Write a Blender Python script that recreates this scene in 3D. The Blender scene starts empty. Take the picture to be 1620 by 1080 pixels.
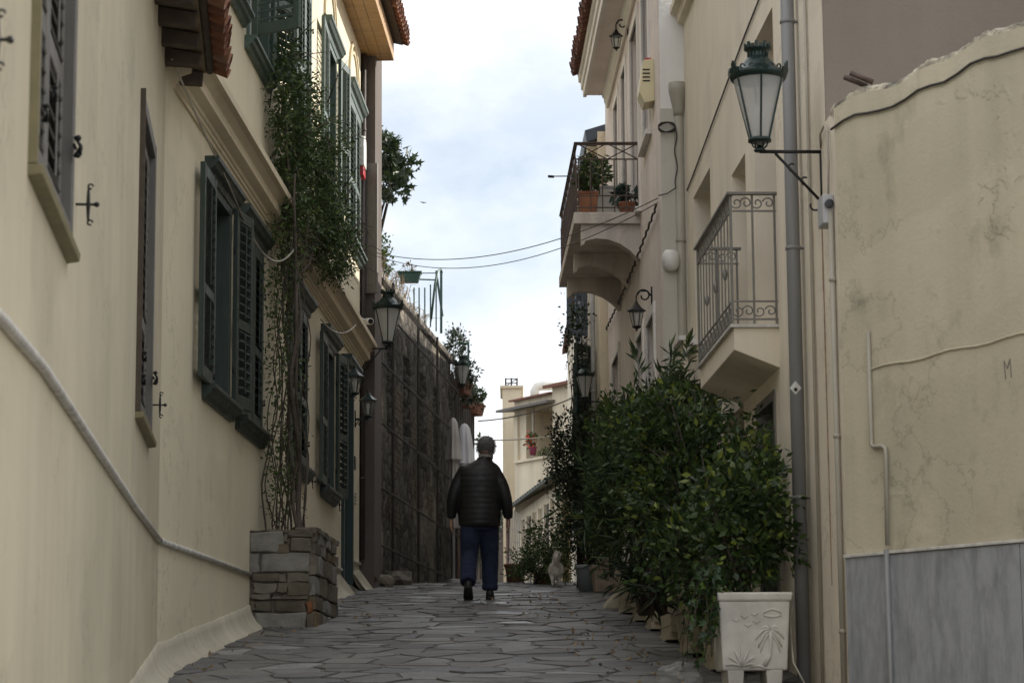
import bpy, bmesh, math, random
import numpy as np
from mathutils import Vector, Matrix, noise

SC = bpy.context.scene
COL = SC.collection
RND = random.Random(11)
NP = np.random.RandomState(5)
rad = math.radians

# ------------------------------------------------------------------ camera
# the eye is the origin: x to the right, y up the street, z up
PITCH, ROLL, FOCAL = math.atan(605 / 3825.0), rad(0.39), 85.0
cam_data = bpy.data.cameras.new('camera')
cam = bpy.data.objects.new('camera', cam_data); COL.objects.link(cam)
cam_data.sensor_width = 36.0; cam_data.lens = FOCAL
cam_data.clip_start = 0.1; cam_data.clip_end = 3000
cam_data.dof.use_dof = True; cam_data.dof.focus_distance = 23.0; cam_data.dof.aperture_fstop = 6.3
fw = Vector((0, math.cos(PITCH), math.sin(PITCH))); upv = Vector((0, -math.sin(PITCH), math.cos(PITCH))); rt = Vector((1, 0, 0))
rt2 = rt * math.cos(ROLL) - upv * math.sin(ROLL); up2 = rt * math.sin(ROLL) + upv * math.cos(ROLL)
cam.matrix_world = Matrix((rt2, up2, -fw)).transposed().to_4x4()
SC.camera = cam

# ------------------------------------------------------------------ light
SUN_AZ, SUN_EL = rad(58), rad(27.5)          # azimuth from the street axis towards the right
world = bpy.data.worlds.new('World'); SC.world = world; world.use_nodes = True
wn, wl = world.node_tree.nodes, world.node_tree.links
wn.clear()
wo = wn.new('ShaderNodeOutputWorld'); bg = wn.new('ShaderNodeBackground'); wl.new(bg.outputs[0], wo.inputs[0])
sky = wn.new('ShaderNodeTexSky'); sky.sky_type = 'NISHITA'; sky.sun_disc = False
sky.sun_elevation = SUN_EL; sky.sun_rotation = SUN_AZ; sky.altitude = 100; sky.air_density = 1.0; sky.dust_density = 1.5
tc = wn.new('ShaderNodeTexCoord'); mp = wn.new('ShaderNodeMapping'); mp.inputs['Scale'].default_value = (1, 1, 1.7)
mp.inputs['Location'].default_value = (0.35, 0.2, 0.12)
wl.new(tc.outputs['Generated'], mp.inputs[0])
nz = wn.new('ShaderNodeTexNoise'); nz.inputs['Scale'].default_value = 3.4; nz.inputs['Detail'].default_value = 9; nz.inputs['Roughness'].default_value = 0.56
wl.new(mp.outputs[0], nz.inputs[0])
cr = wn.new('ShaderNodeValToRGB'); cr.color_ramp.elements[0].position = 0.42; cr.color_ramp.elements[1].position = 0.66
cr.color_ramp.elements[0].color = (.14, .14, .14, 1); cr.color_ramp.elements[1].color = (1, 1, 1, 1)
wl.new(nz.outputs[0], cr.inputs[0])
nz2 = wn.new('ShaderNodeTexNoise'); nz2.inputs['Scale'].default_value = 7; nz2.inputs['Detail'].default_value = 8
wl.new(mp.outputs[0], nz2.inputs[0])
cc = wn.new('ShaderNodeMix'); cc.data_type = 'RGBA'
cc.inputs[6].default_value = (7.6, 7.9, 8.5, 1); cc.inputs[7].default_value = (11.5, 11.4, 11.2, 1)
wl.new(nz2.outputs[0], cc.inputs[0])
mx = wn.new('ShaderNodeMix'); mx.data_type = 'RGBA'
sx = wn.new('ShaderNodeSeparateXYZ'); wl.new(tc.outputs['Generated'], sx.inputs[0])
mr = wn.new('ShaderNodeMapRange'); mr.interpolation_type = 'SMOOTHSTEP'; mr.inputs['From Min'].default_value = .15; mr.inputs['From Max'].default_value = .40; mr.inputs['To Max'].default_value = .75
wl.new(sx.outputs['Z'], mr.inputs['Value'])           # the cloud cover thickens upwards, as in the strip of sky in view
ma = wn.new('ShaderNodeMath'); ma.operation = 'ADD'; ma.use_clamp = True; wl.new(cr.outputs[0], ma.inputs[0]); wl.new(mr.outputs[0], ma.inputs[1])
wl.new(ma.outputs[0], mx.inputs[0]); wl.new(sky.outputs[0], mx.inputs[6]); wl.new(cc.outputs[2], mx.inputs[7])
wl.new(mx.outputs[2], bg.inputs[0]); bg.inputs[1].default_value = 0.12

sd = bpy.data.lights.new('sun', 'SUN'); sun = bpy.data.objects.new('sun', sd); COL.objects.link(sun)
sd.energy = 5.0; sd.angle = rad(0.5); sd.color = (1.0, 0.94, 0.84)
sdir = Vector((math.sin(SUN_AZ) * math.cos(SUN_EL), math.cos(SUN_AZ) * math.cos(SUN_EL), math.sin(SUN_EL)))
sun.rotation_euler = sdir.to_track_quat('Z', 'Y').to_euler()
SC.view_settings.view_transform = 'Standard'; SC.view_settings.look = 'None'
SC.view_settings.exposure = 0.25; SC.view_settings.gamma = 1.0
SC.render.engine = 'CYCLES'
SC.cycles.max_bounces = 8; SC.cycles.diffuse_bounces = 5; SC.cycles.transparent_max_bounces = 12

# ------------------------------------------------------------------ materials
def nodes(name):
    m = bpy.data.materials.new(name); m.use_nodes = True
    n, l = m.node_tree.nodes, m.node_tree.links
    return m, n, l, n['Principled BSDF']
def setc(b, col, rough, metal=0.0, spec=0.5):
    b.inputs['Base Color'].default_value = (*col, 1); b.inputs['Roughness'].default_value = rough
    b.inputs['Metallic'].default_value = metal; b.inputs['Specular IOR Level'].default_value = spec
def noise_node(n, l, scale, detail=5, vec=None, rough=.55, mapscale=None):
    t = n.new('ShaderNodeTexNoise'); t.inputs['Scale'].default_value = scale; t.inputs['Detail'].default_value = detail
    t.inputs['Roughness'].default_value = rough
    g = vec
    if g is None:
        gn = n.get('GEO') or n.new('ShaderNodeNewGeometry'); gn.name = 'GEO'; g = gn.outputs['Position']
    if mapscale:
        m = n.new('ShaderNodeMapping'); m.inputs['Scale'].default_value = mapscale; l.new(g, m.inputs[0]); g = m.outputs[0]
    l.new(g, t.inputs[0]); return t.outputs[0]
def ramp(n, l, src, stops):
    r = n.new('ShaderNodeValToRGB'); e = r.color_ramp.elements
    while len(e) < len(stops): e.new(.5)
    for i, (p, c) in enumerate(stops):
        e[i].position = p; e[i].color = (*c, 1) if len(c) == 3 else c
    l.new(src, r.inputs[0]); return r.outputs[0]
def mul(n, l, a, b):
    m = n.new('ShaderNodeMix'); m.data_type = 'RGBA'; m.blend_type = 'MULTIPLY'; m.inputs[0].default_value = 1
    l.new(a, m.inputs[6]); l.new(b, m.inputs[7]); return m.outputs[2]
def mixc(n, l, fac, a, b):
    m = n.new('ShaderNodeMix'); m.data_type = 'RGBA'
    l.new(fac, m.inputs[0])
    for s, i in ((a, 6), (b, 7)):
        if isinstance(s, tuple): m.inputs[i].default_value = (*s, 1)
        else: l.new(s, m.inputs[i])
    return m.outputs[2]
def bump(n, l, b, h, strength=.3, dist=.01):
    k = n.new('ShaderNodeBump'); k.inputs['Strength'].default_value = strength; k.inputs['Distance'].default_value = dist
    l.new(h, k.inputs['Height']); l.new(k.outputs[0], b.inputs['Normal']); return k
def g3(a): return (a, a, a)
def plaster(name, col, stain=.22, streak=.14, rough=.88, fine=.12, flake=False, grime=(.42, .36, .28)):
    m, n, l, b = nodes(name); setc(b, col, rough, 0, .25)
    big = ramp(n, l, noise_node(n, l, .9, 6), [(.3, tuple(c * (1 - stain) for c in col)), (.7, tuple(min(1, c * 1.05) for c in col))])
    st = ramp(n, l, noise_node(n, l, 1.0, 6, mapscale=(5, 5, .35)), [(.35, g3(1 - streak)), (.62, g3(1.0))])
    c = mul(n, l, big, st)
    sp = ramp(n, l, noise_node(n, l, 3.1, 8, rough=.7), [(.60, g3(0)), (.78, g3(.45))])
    c = mixc(n, l, sp, c, tuple(a * b_ * 1.6 for a, b_ in zip(col, grime)))
    hl = ramp(n, l, noise_node(n, l, .85, 7, rough=.62), [(.492, g3(1)), (.4985, g3(.74)), (.505, g3(1))]); hk = ramp(n, l, noise_node(n, l, .4, 3), [(.5, g3(0)), (.56, g3(1))])
    c = mixc(n, l, hk, c, mul(n, l, c, hl))
    pt = ramp(n, l, noise_node(n, l, .6, 4, rough=.4, mapscale=(1, 1, 1.4)), [(.55, g3(1)), (.565, g3(.945))]); c = mul(n, l, c, pt)
    h = noise_node(n, l, 45, 6)
    h_lo = noise_node(n, l, 5, 5); hm = n.new('ShaderNodeMath'); hm.operation = 'MULTIPLY_ADD'; hm.inputs[1].default_value = 1.6; l.new(h_lo, hm.inputs[0]); l.new(h, hm.inputs[2]); h = hm.outputs[0]
    if flake:
        fl = ramp(n, l, noise_node(n, l, 2.3, 9, rough=.66), [(.50, g3(0)), (.53, g3(1))])
        fl2 = ramp(n, l, noise_node(n, l, 2.2, 9, rough=.7, mapscale=(1.3, 1.3, .8)), [(.55, g3(1)), (.70, g3(.72))])
        c = mul(n, l, c, fl2)
        mh = n.new('ShaderNodeMath'); mh.operation = 'MULTIPLY_ADD'; mh.inputs[1].default_value = .25
        mk = ramp(n, l, noise_node(n, l, 1.1, 4), [(.54, g3(0)), (.70, g3(1))]); fl = mul(n, l, fl, mk)
        l.new(h, mh.inputs[0]); l.new(fl, mh.inputs[2]); h = mh.outputs[0]
    l.new(c, b.inputs['Base Color'])
    bump(n, l, b, h, .6 if flake else .22, .016 if flake else .006 + fine * .01)
    return m
def simple(name, col, rough=.55, metal=0.0, var=.18, scale=9, bmp=.1, spec=.5, mapscale=None, col2=None, dist=.004):
    m, n, l, b = nodes(name); setc(b, col, rough, metal, spec)
    nn = noise_node(n, l, scale, 6, mapscale=mapscale)
    c2 = col2 or tuple(c * (1 - var) for c in col)
    l.new(ramp(n, l, nn, [(.32, c2), (.66, tuple(min(1, c * (1 + var * .4)) for c in col))]), b.inputs['Base Color'])
    rr = ramp(n, l, noise_node(n, l, scale * 2.3, 4), [(.3, g3(max(.05, rough - .12))), (.7, g3(min(1, rough + .1)))])
    l.new(rr, b.inputs['Roughness'])
    if bmp: bump(n, l, b, noise_node(n, l, scale * 6, 5), bmp, dist)
    return m
def leafmat(name, dark, mid, light, rough=.45, trans=.3, yel=None):
    m, n, l, b = nodes(name); setc(b, mid, rough, 0, .45)
    g = n.new('ShaderNodeNewGeometry')
    st = [(0.0, dark), (.55, mid), (.88, light)]
    if yel: st.append((.97, yel))
    c = ramp(n, l, g.outputs['Random Per Island'], st)
    l.new(c, b.inputs['Base Color'])
    t = n.new('ShaderNodeBsdfTranslucent'); l.new(c, t.inputs[0])
    mxs = n.new('ShaderNodeMixShader'); mxs.inputs[0].default_value = trans
    l.new(b.outputs[0], mxs.inputs[1]); l.new(t.outputs[0], mxs.inputs[2])
    l.new(mxs.outputs[0], n['Material Output'].inputs[0]); return m
def stone_mat(name, stops, rough=.6, bscale=14, bstr=.5, tint=None):
    m, n, l, b = nodes(name); setc(b, stops[0][1], rough, 0, .4)
    oi = n.new('ShaderNodeObjectInfo'); g = n.new('ShaderNodeNewGeometry')
    a = n.new('ShaderNodeMath'); a.operation = 'ADD'; l.new(oi.outputs['Random'], a.inputs[0]); l.new(g.outputs['Random Per Island'], a.inputs[1])
    f = n.new('ShaderNodeMath'); f.operation = 'FRACT'; l.new(a.outputs[0], f.inputs[0])
    base = ramp(n, l, f.outputs[0], stops)
    v = ramp(n, l, noise_node(n, l, 5, 8, rough=.65), [(.3, g3(.62)), (.7, g3(1.1))])
    c = mul(n, l, base, v)
    if tint:
        sp = ramp(n, l, noise_node(n, l, 2.0, 6), [(.5, g3(0)), (.72, g3(.5))]); c = mixc(n, l, sp, c, tint)
    l.new(c, b.inputs['Base Color'])
    rr = ramp(n, l, f.outputs[0], [(0, g3(rough + .12)), (.9, g3(rough)), (.95, g3(rough - .22))])
    l.new(rr, b.inputs['Roughness'])
    bump(n, l, b, noise_node(n, l, bscale, 8, rough=.62), bstr, .02); return m

M = {}
M['cream'] = plaster('cream_plaster', (.595, .535, .40), .14, .06)
M['cream_far'] = plaster('cream_plaster_upper_house', (.75, .685, .52), .07, .035)
M['cornice'] = plaster('cornice_plaster', (.72, .63, .47), .06, .04)
M['plinth'] = plaster('plinth_cement', (.57, .53, .42), .18, .12)
M['ochre'] = plaster('ochre_plaster', (.80, .715, .585), .10, .08)
M['garden_wall'] = plaster('flaking_ochre_plaster', (.57, .515, .385), .13, .10, flake=True)
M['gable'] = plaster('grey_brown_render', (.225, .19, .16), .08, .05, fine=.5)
M['pink'] = plaster('pink_plaster', (.80, .715, .67), .10, .08)
M['white_wall'] = plaster('white_wall_paint', (.80, .78, .75), .08, .06)
M['grey_wall'] = plaster('grey_wall_paint', (.55, .53, .47), .10, .08)
M['trim'] = plaster('pale_trim_plaster', (.78, .745, .71), .06, .06)
M['r3'] = plaster('pale_ochre_plaster', (.74, .66, .52), .08, .10)
M['far_white'] = plaster('far_house_plaster', (.75, .655, .50), .16, .16)
M['balcony'] = plaster('balcony_concrete', (.74, .67, .61), .20, .25)
M['wall_brown'] = plaster('brown_grey_plaster', (.13, .108, .095), .10, .08)
M['wood_grey'] = simple('grey_green_shutter_paint', (.036, .052, .044), .5, 0, .25, 6, .15, mapscale=(8, 8, .8))
M['wood_grey2'] = simple('grey_shutter_paint', (.135, .125, .112), .55, 0, .15, 6, .15, mapscale=(8, 8, .8))
M['wood_green'] = simple('green_shutter_paint', (.065, .10, .083), .5, 0, .15, 6, .15, mapscale=(8, 8, .8))
M['wood_dkgreen'] = simple('dark_green_door_paint', (.022, .045, .042), .45, 0, .15, 5, .1)
M['olive'] = simple('olive_trim_paint', (.22, .19, .10), .6)
M['blue_wood'] = simple('blue_grey_shutter_paint', (.075, .095, .125), .55)
M['brown_wood'] = simple('dark_brown_rafter_wood', (.075, .055, .038), .7, 0, .3, 10, .3)
M['board'] = simple('brown_soffit_board', (.20, .155, .105), .7, 0, .25, 6, .2)
M['honey'] = simple('honey_wood_soffit', (.42, .245, .10), .55, 0, .22, 3, .15, mapscale=(1, 4, 1))
M['tile'] = stone_mat('terracotta_tile', [(0, (.20, .085, .05)), (.4, (.27, .11, .06)), (.7, (.16, .075, .05)), (1, (.31, .15, .09))], .75, 25, .25)
M['tile_dark'] = stone_mat('weathered_terracotta_tile', [(0, (.14, .065, .045)), (.5, (.19, .085, .06)), (1, (.105, .06, .048))], .8, 25, .25)
M['iron'] = simple('black_iron', (.018, .018, .018), .5, .4, .3, 20, .15)
M['lamp_green'] = simple('dark_green_lamp_iron', (.012, .028, .024), .38, .3, .3, 14, .15)
M['rail_grey'] = simple('grey_painted_iron', (.20, .19, .17), .5, .2, .15, 20, .08)
M['rail_brown'] = simple('brown_painted_iron', (.10, .065, .052), .6, .2, .3, 20, .1)
M['pipe_grey'] = simple('grey_plastic_pipe', (.215, .215, .215), .42, 0, .10, 4, .03, mapscale=(4, 4, .6))
M['pipe_taupe'] = simple('taupe_painted_pipe', (.36, .33, .27), .5, 0, .1, 4, .03)
M['pipe_brown'] = simple('copper_brown_pipe', (.115, .062, .048), .4, .3, .2, 6, .05)
M['pipe_dark'] = simple('dark_umber_pipe', (.06, .048, .045), .5, .2, .2, 6, .05)
M['marble_strip'] = simple('white_marble_trim', (.60, .58, .54), .45, 0, .3, 12, .05)
M['rust'] = simple('rusty_iron', (.33, .22, .13), .8, .1, .4, 20, .2)
M['plastic_white'] = simple('white_plastic', (.70, .69, .66), .4, 0, .06, 5, .02)
M['plastic_cream'] = simple('cream_plastic_box', (.66, .58, .36), .45, 0, .06, 5, .02)
M['plastic_grey'] = simple('grey_plastic_box', (.42, .42, .43), .45, 0, .1, 8, .05)
M['plastic_black'] = simple('black_plastic', (.012, .012, .013), .35, 0, .1, 8, .02)
M['red'] = simple('red_plastic', (.45, .03, .04), .4, 0, .1, 8, .02)
M['cable'] = simple('dark_cable', (.05, .042, .036), .6, 0, .2, 8, .0)
M['cable_light'] = simple('pale_cable', (.45, .42, .36), .6, 0, .2, 8, .0)
M['terracotta'] = simple('terracotta_pot', (.36, .155, .085), .8, 0, .25, 10, .15)
M['terra_dull'] = simple('dull_terracotta_trough', (.20, .085, .055), .8, 0, .3, 10, .15)
M['pot_beige'] = simple('beige_planter', (.44, .385, .28), .7, 0, .25, 8, .1)
M['pot_brown'] = simple('stained_stone_planter', (.31, .25, .19), .8, 0, .35, 7, .2)
M['pot_grey'] = simple('grey_plastic_pot', (.21, .23, .245), .5, 0, .12, 6, .03)
M['pot_white'] = simple('white_concrete_planter', (.66, .63, .57), .8, 0, .34, 4, .5, dist=.006)
M['soil'] = simple('dark_soil', (.03, .023, .017), .95, 0, .4, 20, .6)
M['bark'] = simple('grey_brown_bark', (.085, .066, .05), .85, 0, .45, 12, .7, mapscale=(6, 6, 1.2), dist=.01)
M['bark_dk'] = simple('dark_bark', (.055, .042, .03), .85, 0, .4, 12, .6, mapscale=(6, 6, 1.2))
M['dry'] = simple('dry_twigs', (.30, .22, .13), .9, 0, .4, 12, .2)
M['fabric_w'] = simple('white_parasol_fabric', (.62, .61, .63), .85, 0, .08, 4, .1)
M['fabric_g'] = simple('grey_parasol_fabric', (.42, .39, .365), .85, 0, .12, 4, .1)
M['moss'] = simple('lichen_coping', (.56, .50, .39), .95, 0, .3, 9, .9, col2=(.12, .11, .09), dist=.02)
M['mortar'] = simple('dark_joint_mortar', (.125, .119, .11), .95, 0, .35, 9, .6)
M['loggia'] = plaster('shade_toned_loggia_plaster', (.30, .215, .14), .1, .1)  # shade of the recess put into the back wall colour
M['mortar2'] = simple('grey_rubble_mortar', (.17, .15, .125), .95, 0, .35, 12, .8, dist=.015)
M['paving'] = stone_mat('slate_paving', [(0, (.10, .099, .10)), (.25, (.165, .155, .142)), (.5, (.118, .119, .125)), (.72, (.20, .188, .168)), (.93, (.135, .133, .13)), (.97, (.34, .34, .345))], .50, 15, 1.0, tint=(.075, .072, .068))
M['rubble'] = stone_mat('rubble_stone', [(0, (.20, .175, .14)), (.3, (.15, .125, .09)), (.5, (.24, .22, .19)), (.7, (.13, .11, .085)), (.85, (.20, .15, .085)), (1, (.11, .095, .08))], .8, 16, .7)
M['rubble_grey'] = stone_mat('pale_grey_stone', [(0, (.25, .24, .215)), (1, (.29, .275, .245))], .8, 30, .6)
M['brick_o'] = simple('orange_brick', (.25, .10, .045), .85, 0, .3, 12, .4)
M['skin'] = simple('skin', (.46, .27, .20), .55, 0, .12, 12, .05)
M['jacket'] = simple('black_quilted_nylon', (.011, .011, .012), .55, 0, .2, 10, .12)
M['jeans'] = simple('dark_blue_denim', (.018, .027, .066), .85, 0, .3, 14, .3)
M['hair'] = simple('grey_hair', (.16, .155, .15), .6, 0, .5, 40, .6, mapscale=(3, 3, 1))
M['shoe'] = simple('black_shoe_leather', (.010, .010, .010), .5, 0, .2, 10, .1)
M['sole'] = simple('dark_rubber_sole', (.03, .03, .03), .8, 0, .2, 10, .1)
M['scarf'] = simple('grey_patterned_scarf', (.40, .38, .34), .9, 0, .6, 60, .3, col2=(.06, .055, .05))
M['fur'] = simple('grey_cream_fur', (.82, .79, .74), .9, 0, .25, 9, .3, col2=(.62, .58, .52))
M['pane_dark'] = simple('dark_window_pane', (.022, .026, .03), .12, 0, .2, 2, .0)
M['curtain'] = simple('pale_curtained_pane', (.36, .36, .36), .3, 0, .15, 3, .0)
M['duct'] = simple('white_duct_metal', (.70, .69, .64), .4, .1, .08, 4, .03)
M['green_metal'] = simple('green_painted_metal', (.045, .10, .085), .45, .1, .2, 8, .05)
M['awning'] = simple('dark_green_roof_sheet', (.045, .055, .042), .6, .1, .25, 8, .1)
M['dark_wood_fence'] = simple('dark_fence_plank', (.030, .026, .022), .8, 0, .35, 9, .3, mapscale=(6, 6, .7))
M['bird'] = simple('dark_feathers', (.05, .05, .05), .8)
M['flower'] = simple('orange_red_petals', (.60, .08, .03), .7, 0, .3, 30, 0)
M['pink_pot'] = simple('magenta_pot', (.30, .06, .11), .6)
M['sticker'] = simple('white_sticker', (.62, .62, .60), .5, 0, .06, 30, 0)
M['graffiti'] = simple('grey_marker_ink', (.20, .17, .15), .8)
M['door_ochre'] = simple('brown_ochre_door', (.16, .075, .045), .7, 0, .2, 6, .2)
M['leaf_ficus'] = leafmat('ficus_leaf', (.020, .038, .014), (.042, .078, .022), (.075, .122, .028), .45, .28, (.19, .23, .04))
M['leaf_ole'] = leafmat('oleander_leaf', (.024, .044, .02), (.052, .088, .034), (.09, .14, .045), .48, .28, (.17, .21, .06))
M['leaf_lime'] = leafmat('young_shrub_leaf', (.022, .045, .013), (.045, .085, .018), (.08, .13, .02), .45, .3, (.12, .17, .03))
M['leaf_dark'] = leafmat('dark_vine_leaf', (.012, .022, .013), (.022, .037, .018), (.042, .064, .024), .5, .2)
M['leaf_vine'] = leafmat('jasmine_leaf', (.026, .050, .018), (.058, .10, .03), (.11, .165, .045), .45, .25, (.10, .14, .03))
M['leaf_fig'] = leafmat('fig_leaf', (.016, .030, .014), (.026, .045, .018), (.045, .07, .025), .5, .2)
M['leaf_ivy'] = leafmat('ivy_leaf', (.015, .035, .012), (.03, .07, .018), (.06, .11, .02), .4, .25, (.10, .16, .03))
M['leaf_cactus'] = leafmat('blue_green_leaf', (.03, .06, .05), (.05, .09, .075), (.07, .12, .09), .5, .1)
def glass_mat(name, frost):
    m, n, l, b = nodes(name); setc(b, (.72, .72, .70), .35 if frost else .05, 0, .5)
    tr = n.new('ShaderNodeBsdfTransparent'); tr.inputs[0].default_value = (.9, .9, .9, 1)
    mxs = n.new('ShaderNodeMixShader'); mxs.inputs[0].default_value = .62 if frost else .16
    if frost:
        tl = n.new('ShaderNodeBsdfTranslucent'); tl.inputs[0].default_value = (.8, .8, .78, 1)
        m2 = n.new('ShaderNodeMixShader'); m2.inputs[0].default_value = .45
        l.new(b.outputs[0], m2.inputs[1]); l.new(tl.outputs[0], m2.inputs[2]); src = m2.outputs[0]
    else: src = b.outputs[0]
    l.new(tr.outputs[0], mxs.inputs[1]); l.new(src, mxs.inputs[2]); l.new(mxs.outputs[0], n['Material Output'].inputs[0])
    return m
M['frost'] = glass_mat('frosted_lamp_glass', True); M['glass'] = glass_mat('clear_lamp_glass', False)
def net_mat():
    m, n, l, b = nodes('dark_debris_netting'); setc(b, (.042, .038, .034), .95, 0, .1)
    tr = n.new('ShaderNodeBsdfTransparent'); mxs = n.new('ShaderNodeMixShader')
    f = ramp(n, l, noise_node(n, l, 1.1, 4, mapscale=(1, 1, .5)), [(.3, g3(.30)), (.7, g3(.52))])
    l.new(f, mxs.inputs[0]); l.new(tr.outputs[0], mxs.inputs[1]); l.new(b.outputs[0], mxs.inputs[2])
    l.new(mxs.outputs[0], n['Material Output'].inputs[0]); return m
M['net'] = net_mat()
def ruin_mat():
    m, n, l, b = nodes('ruined_wall_render'); setc(b, (.2, .15, .1), .95, 0, .2)
    st = ramp(n, l, noise_node(n, l, 7, 8, rough=.7), [(.3, (.10, .092, .085)), (.5, (.23, .21, .185)), (.72, (.40, .37, .325))])
    vo = n.new('ShaderNodeTexVoronoi'); vo.inputs['Scale'].default_value = 5.5; gp = n.new('ShaderNodeNewGeometry'); l.new(gp.outputs['Position'], vo.inputs['Vector'])
    vd = n.new('ShaderNodeTexVoronoi'); vd.feature = 'DISTANCE_TO_EDGE'; vd.inputs['Scale'].default_value = 5.5; l.new(gp.outputs['Position'], vd.inputs['Vector'])
    sv = n.new('ShaderNodeSeparateColor'); l.new(vo.outputs['Color'], sv.inputs[0]); st = mul(n, l, st, ramp(n, l, sv.outputs[0], [(0, g3(.45)), (1, g3(1.35))])); st = mul(n, l, st, ramp(n, l, vd.outputs['Distance'], [(.0, g3(.35)), (.09, g3(1))]))
    pl = ramp(n, l, noise_node(n, l, .55, 7, rough=.6), [(.54, g3(0)), (.58, g3(1))])
    pc = ramp(n, l, noise_node(n, l, 3, 7), [(.3, (.33, .29, .235)), (.7, (.50, .45, .37))])
    l.new(mixc(n, l, pl, st, pc), b.inputs['Base Color'])
    ad = n.new('ShaderNodeMath'); ad.operation = 'MULTIPLY_ADD'; ad.inputs[1].default_value = 2.0; l.new(vd.outputs['Distance'], ad.inputs[0]); l.new(noise_node(n, l, 9, 9, rough=.7), ad.inputs[2])
    bump(n, l, b, ad.outputs[0], 1.0, .06); return m
M['ruin'] = ruin_mat()
def brickwork_mat():
    m, n, l, b = nodes('ochre_brick_patch'); setc(b, (.3, .2, .1), .9, 0, .2)
    v = ramp(n, l, noise_node(n, l, 4, 6), [(.3, (.17, .14, .105)), (.7, (.30, .245, .185))])
    l.new(v, b.inputs['Base Color']); bump(n, l, b, noise_node(n, l, 30, 6), .4, .01); return m
M['brickpatch'] = brickwork_mat()
def marble_mat():
    m, n, l, b = nodes('grey_veined_marble'); setc(b, (.4, .4, .42), .32, 0, .5)
    w = noise_node(n, l, 2.6, 12, rough=.72, mapscale=(3.8, 3.8, .9))
    c1 = ramp(n, l, w, [(.28, (.20, .207, .225)), (.46, (.285, .293, .312)), (.56, (.345, .352, .37)), (.72, (.25, .257, .275))])
    v2 = ramp(n, l, noise_node(n, l, 1.3, 8, rough=.6, mapscale=(2.2, 2.2, .6)), [(.46, g3(1)), (.505, g3(.82)), (.55, g3(1))])
    l.new(mul(n, l, c1, v2), b.inputs['Base Color']); return m
M['marble'] = marble_mat()

# ------------------------------------------------------------------ geometry helpers
def W(a, b, c): return Vector((a, b, c))
def root_loc(o):
    p = Vector((0, 0, 0))
    while o is not None: p = p + o.location; o = o.parent
    return p
class Fac:
    """a vertical facade: x = x0 + k*y; s is the distance up the street, o the offset towards the street"""
    def __init__(s, x0, k, side):
        s.x0, s.k, s.side = x0, k, side
        s.n = Vector((1, -k, 0)).normalized() * side; s.u = Vector((k, 1, 0)).normalized()
    def __call__(s, d, o, z): return Vector((s.x0 + s.k * d, d, z)) + s.n * o
class Line:
    """a vertical plane through two plan points; s in metres from the first"""
    def __init__(s, a, b, flip=1):
        s.a = Vector((a[0], a[1], 0)); s.u = (Vector((b[0], b[1], 0)) - s.a); s.len = s.u.length; s.u.normalize()
        s.n = Vector((s.u.y, -s.u.x, 0)) * flip
    def __call__(s, d, o, z): return s.a + s.u * d + s.n * o + Vector((0, 0, z))
def lcl(p, ang=0.0):
    """a local frame at point p turned by ang about z"""
    p = Vector(p); c, s = math.cos(ang), math.sin(ang)
    return lambda a, b, z: p + Vector((a * c - b * s, a * s + b * c, z))
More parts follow.
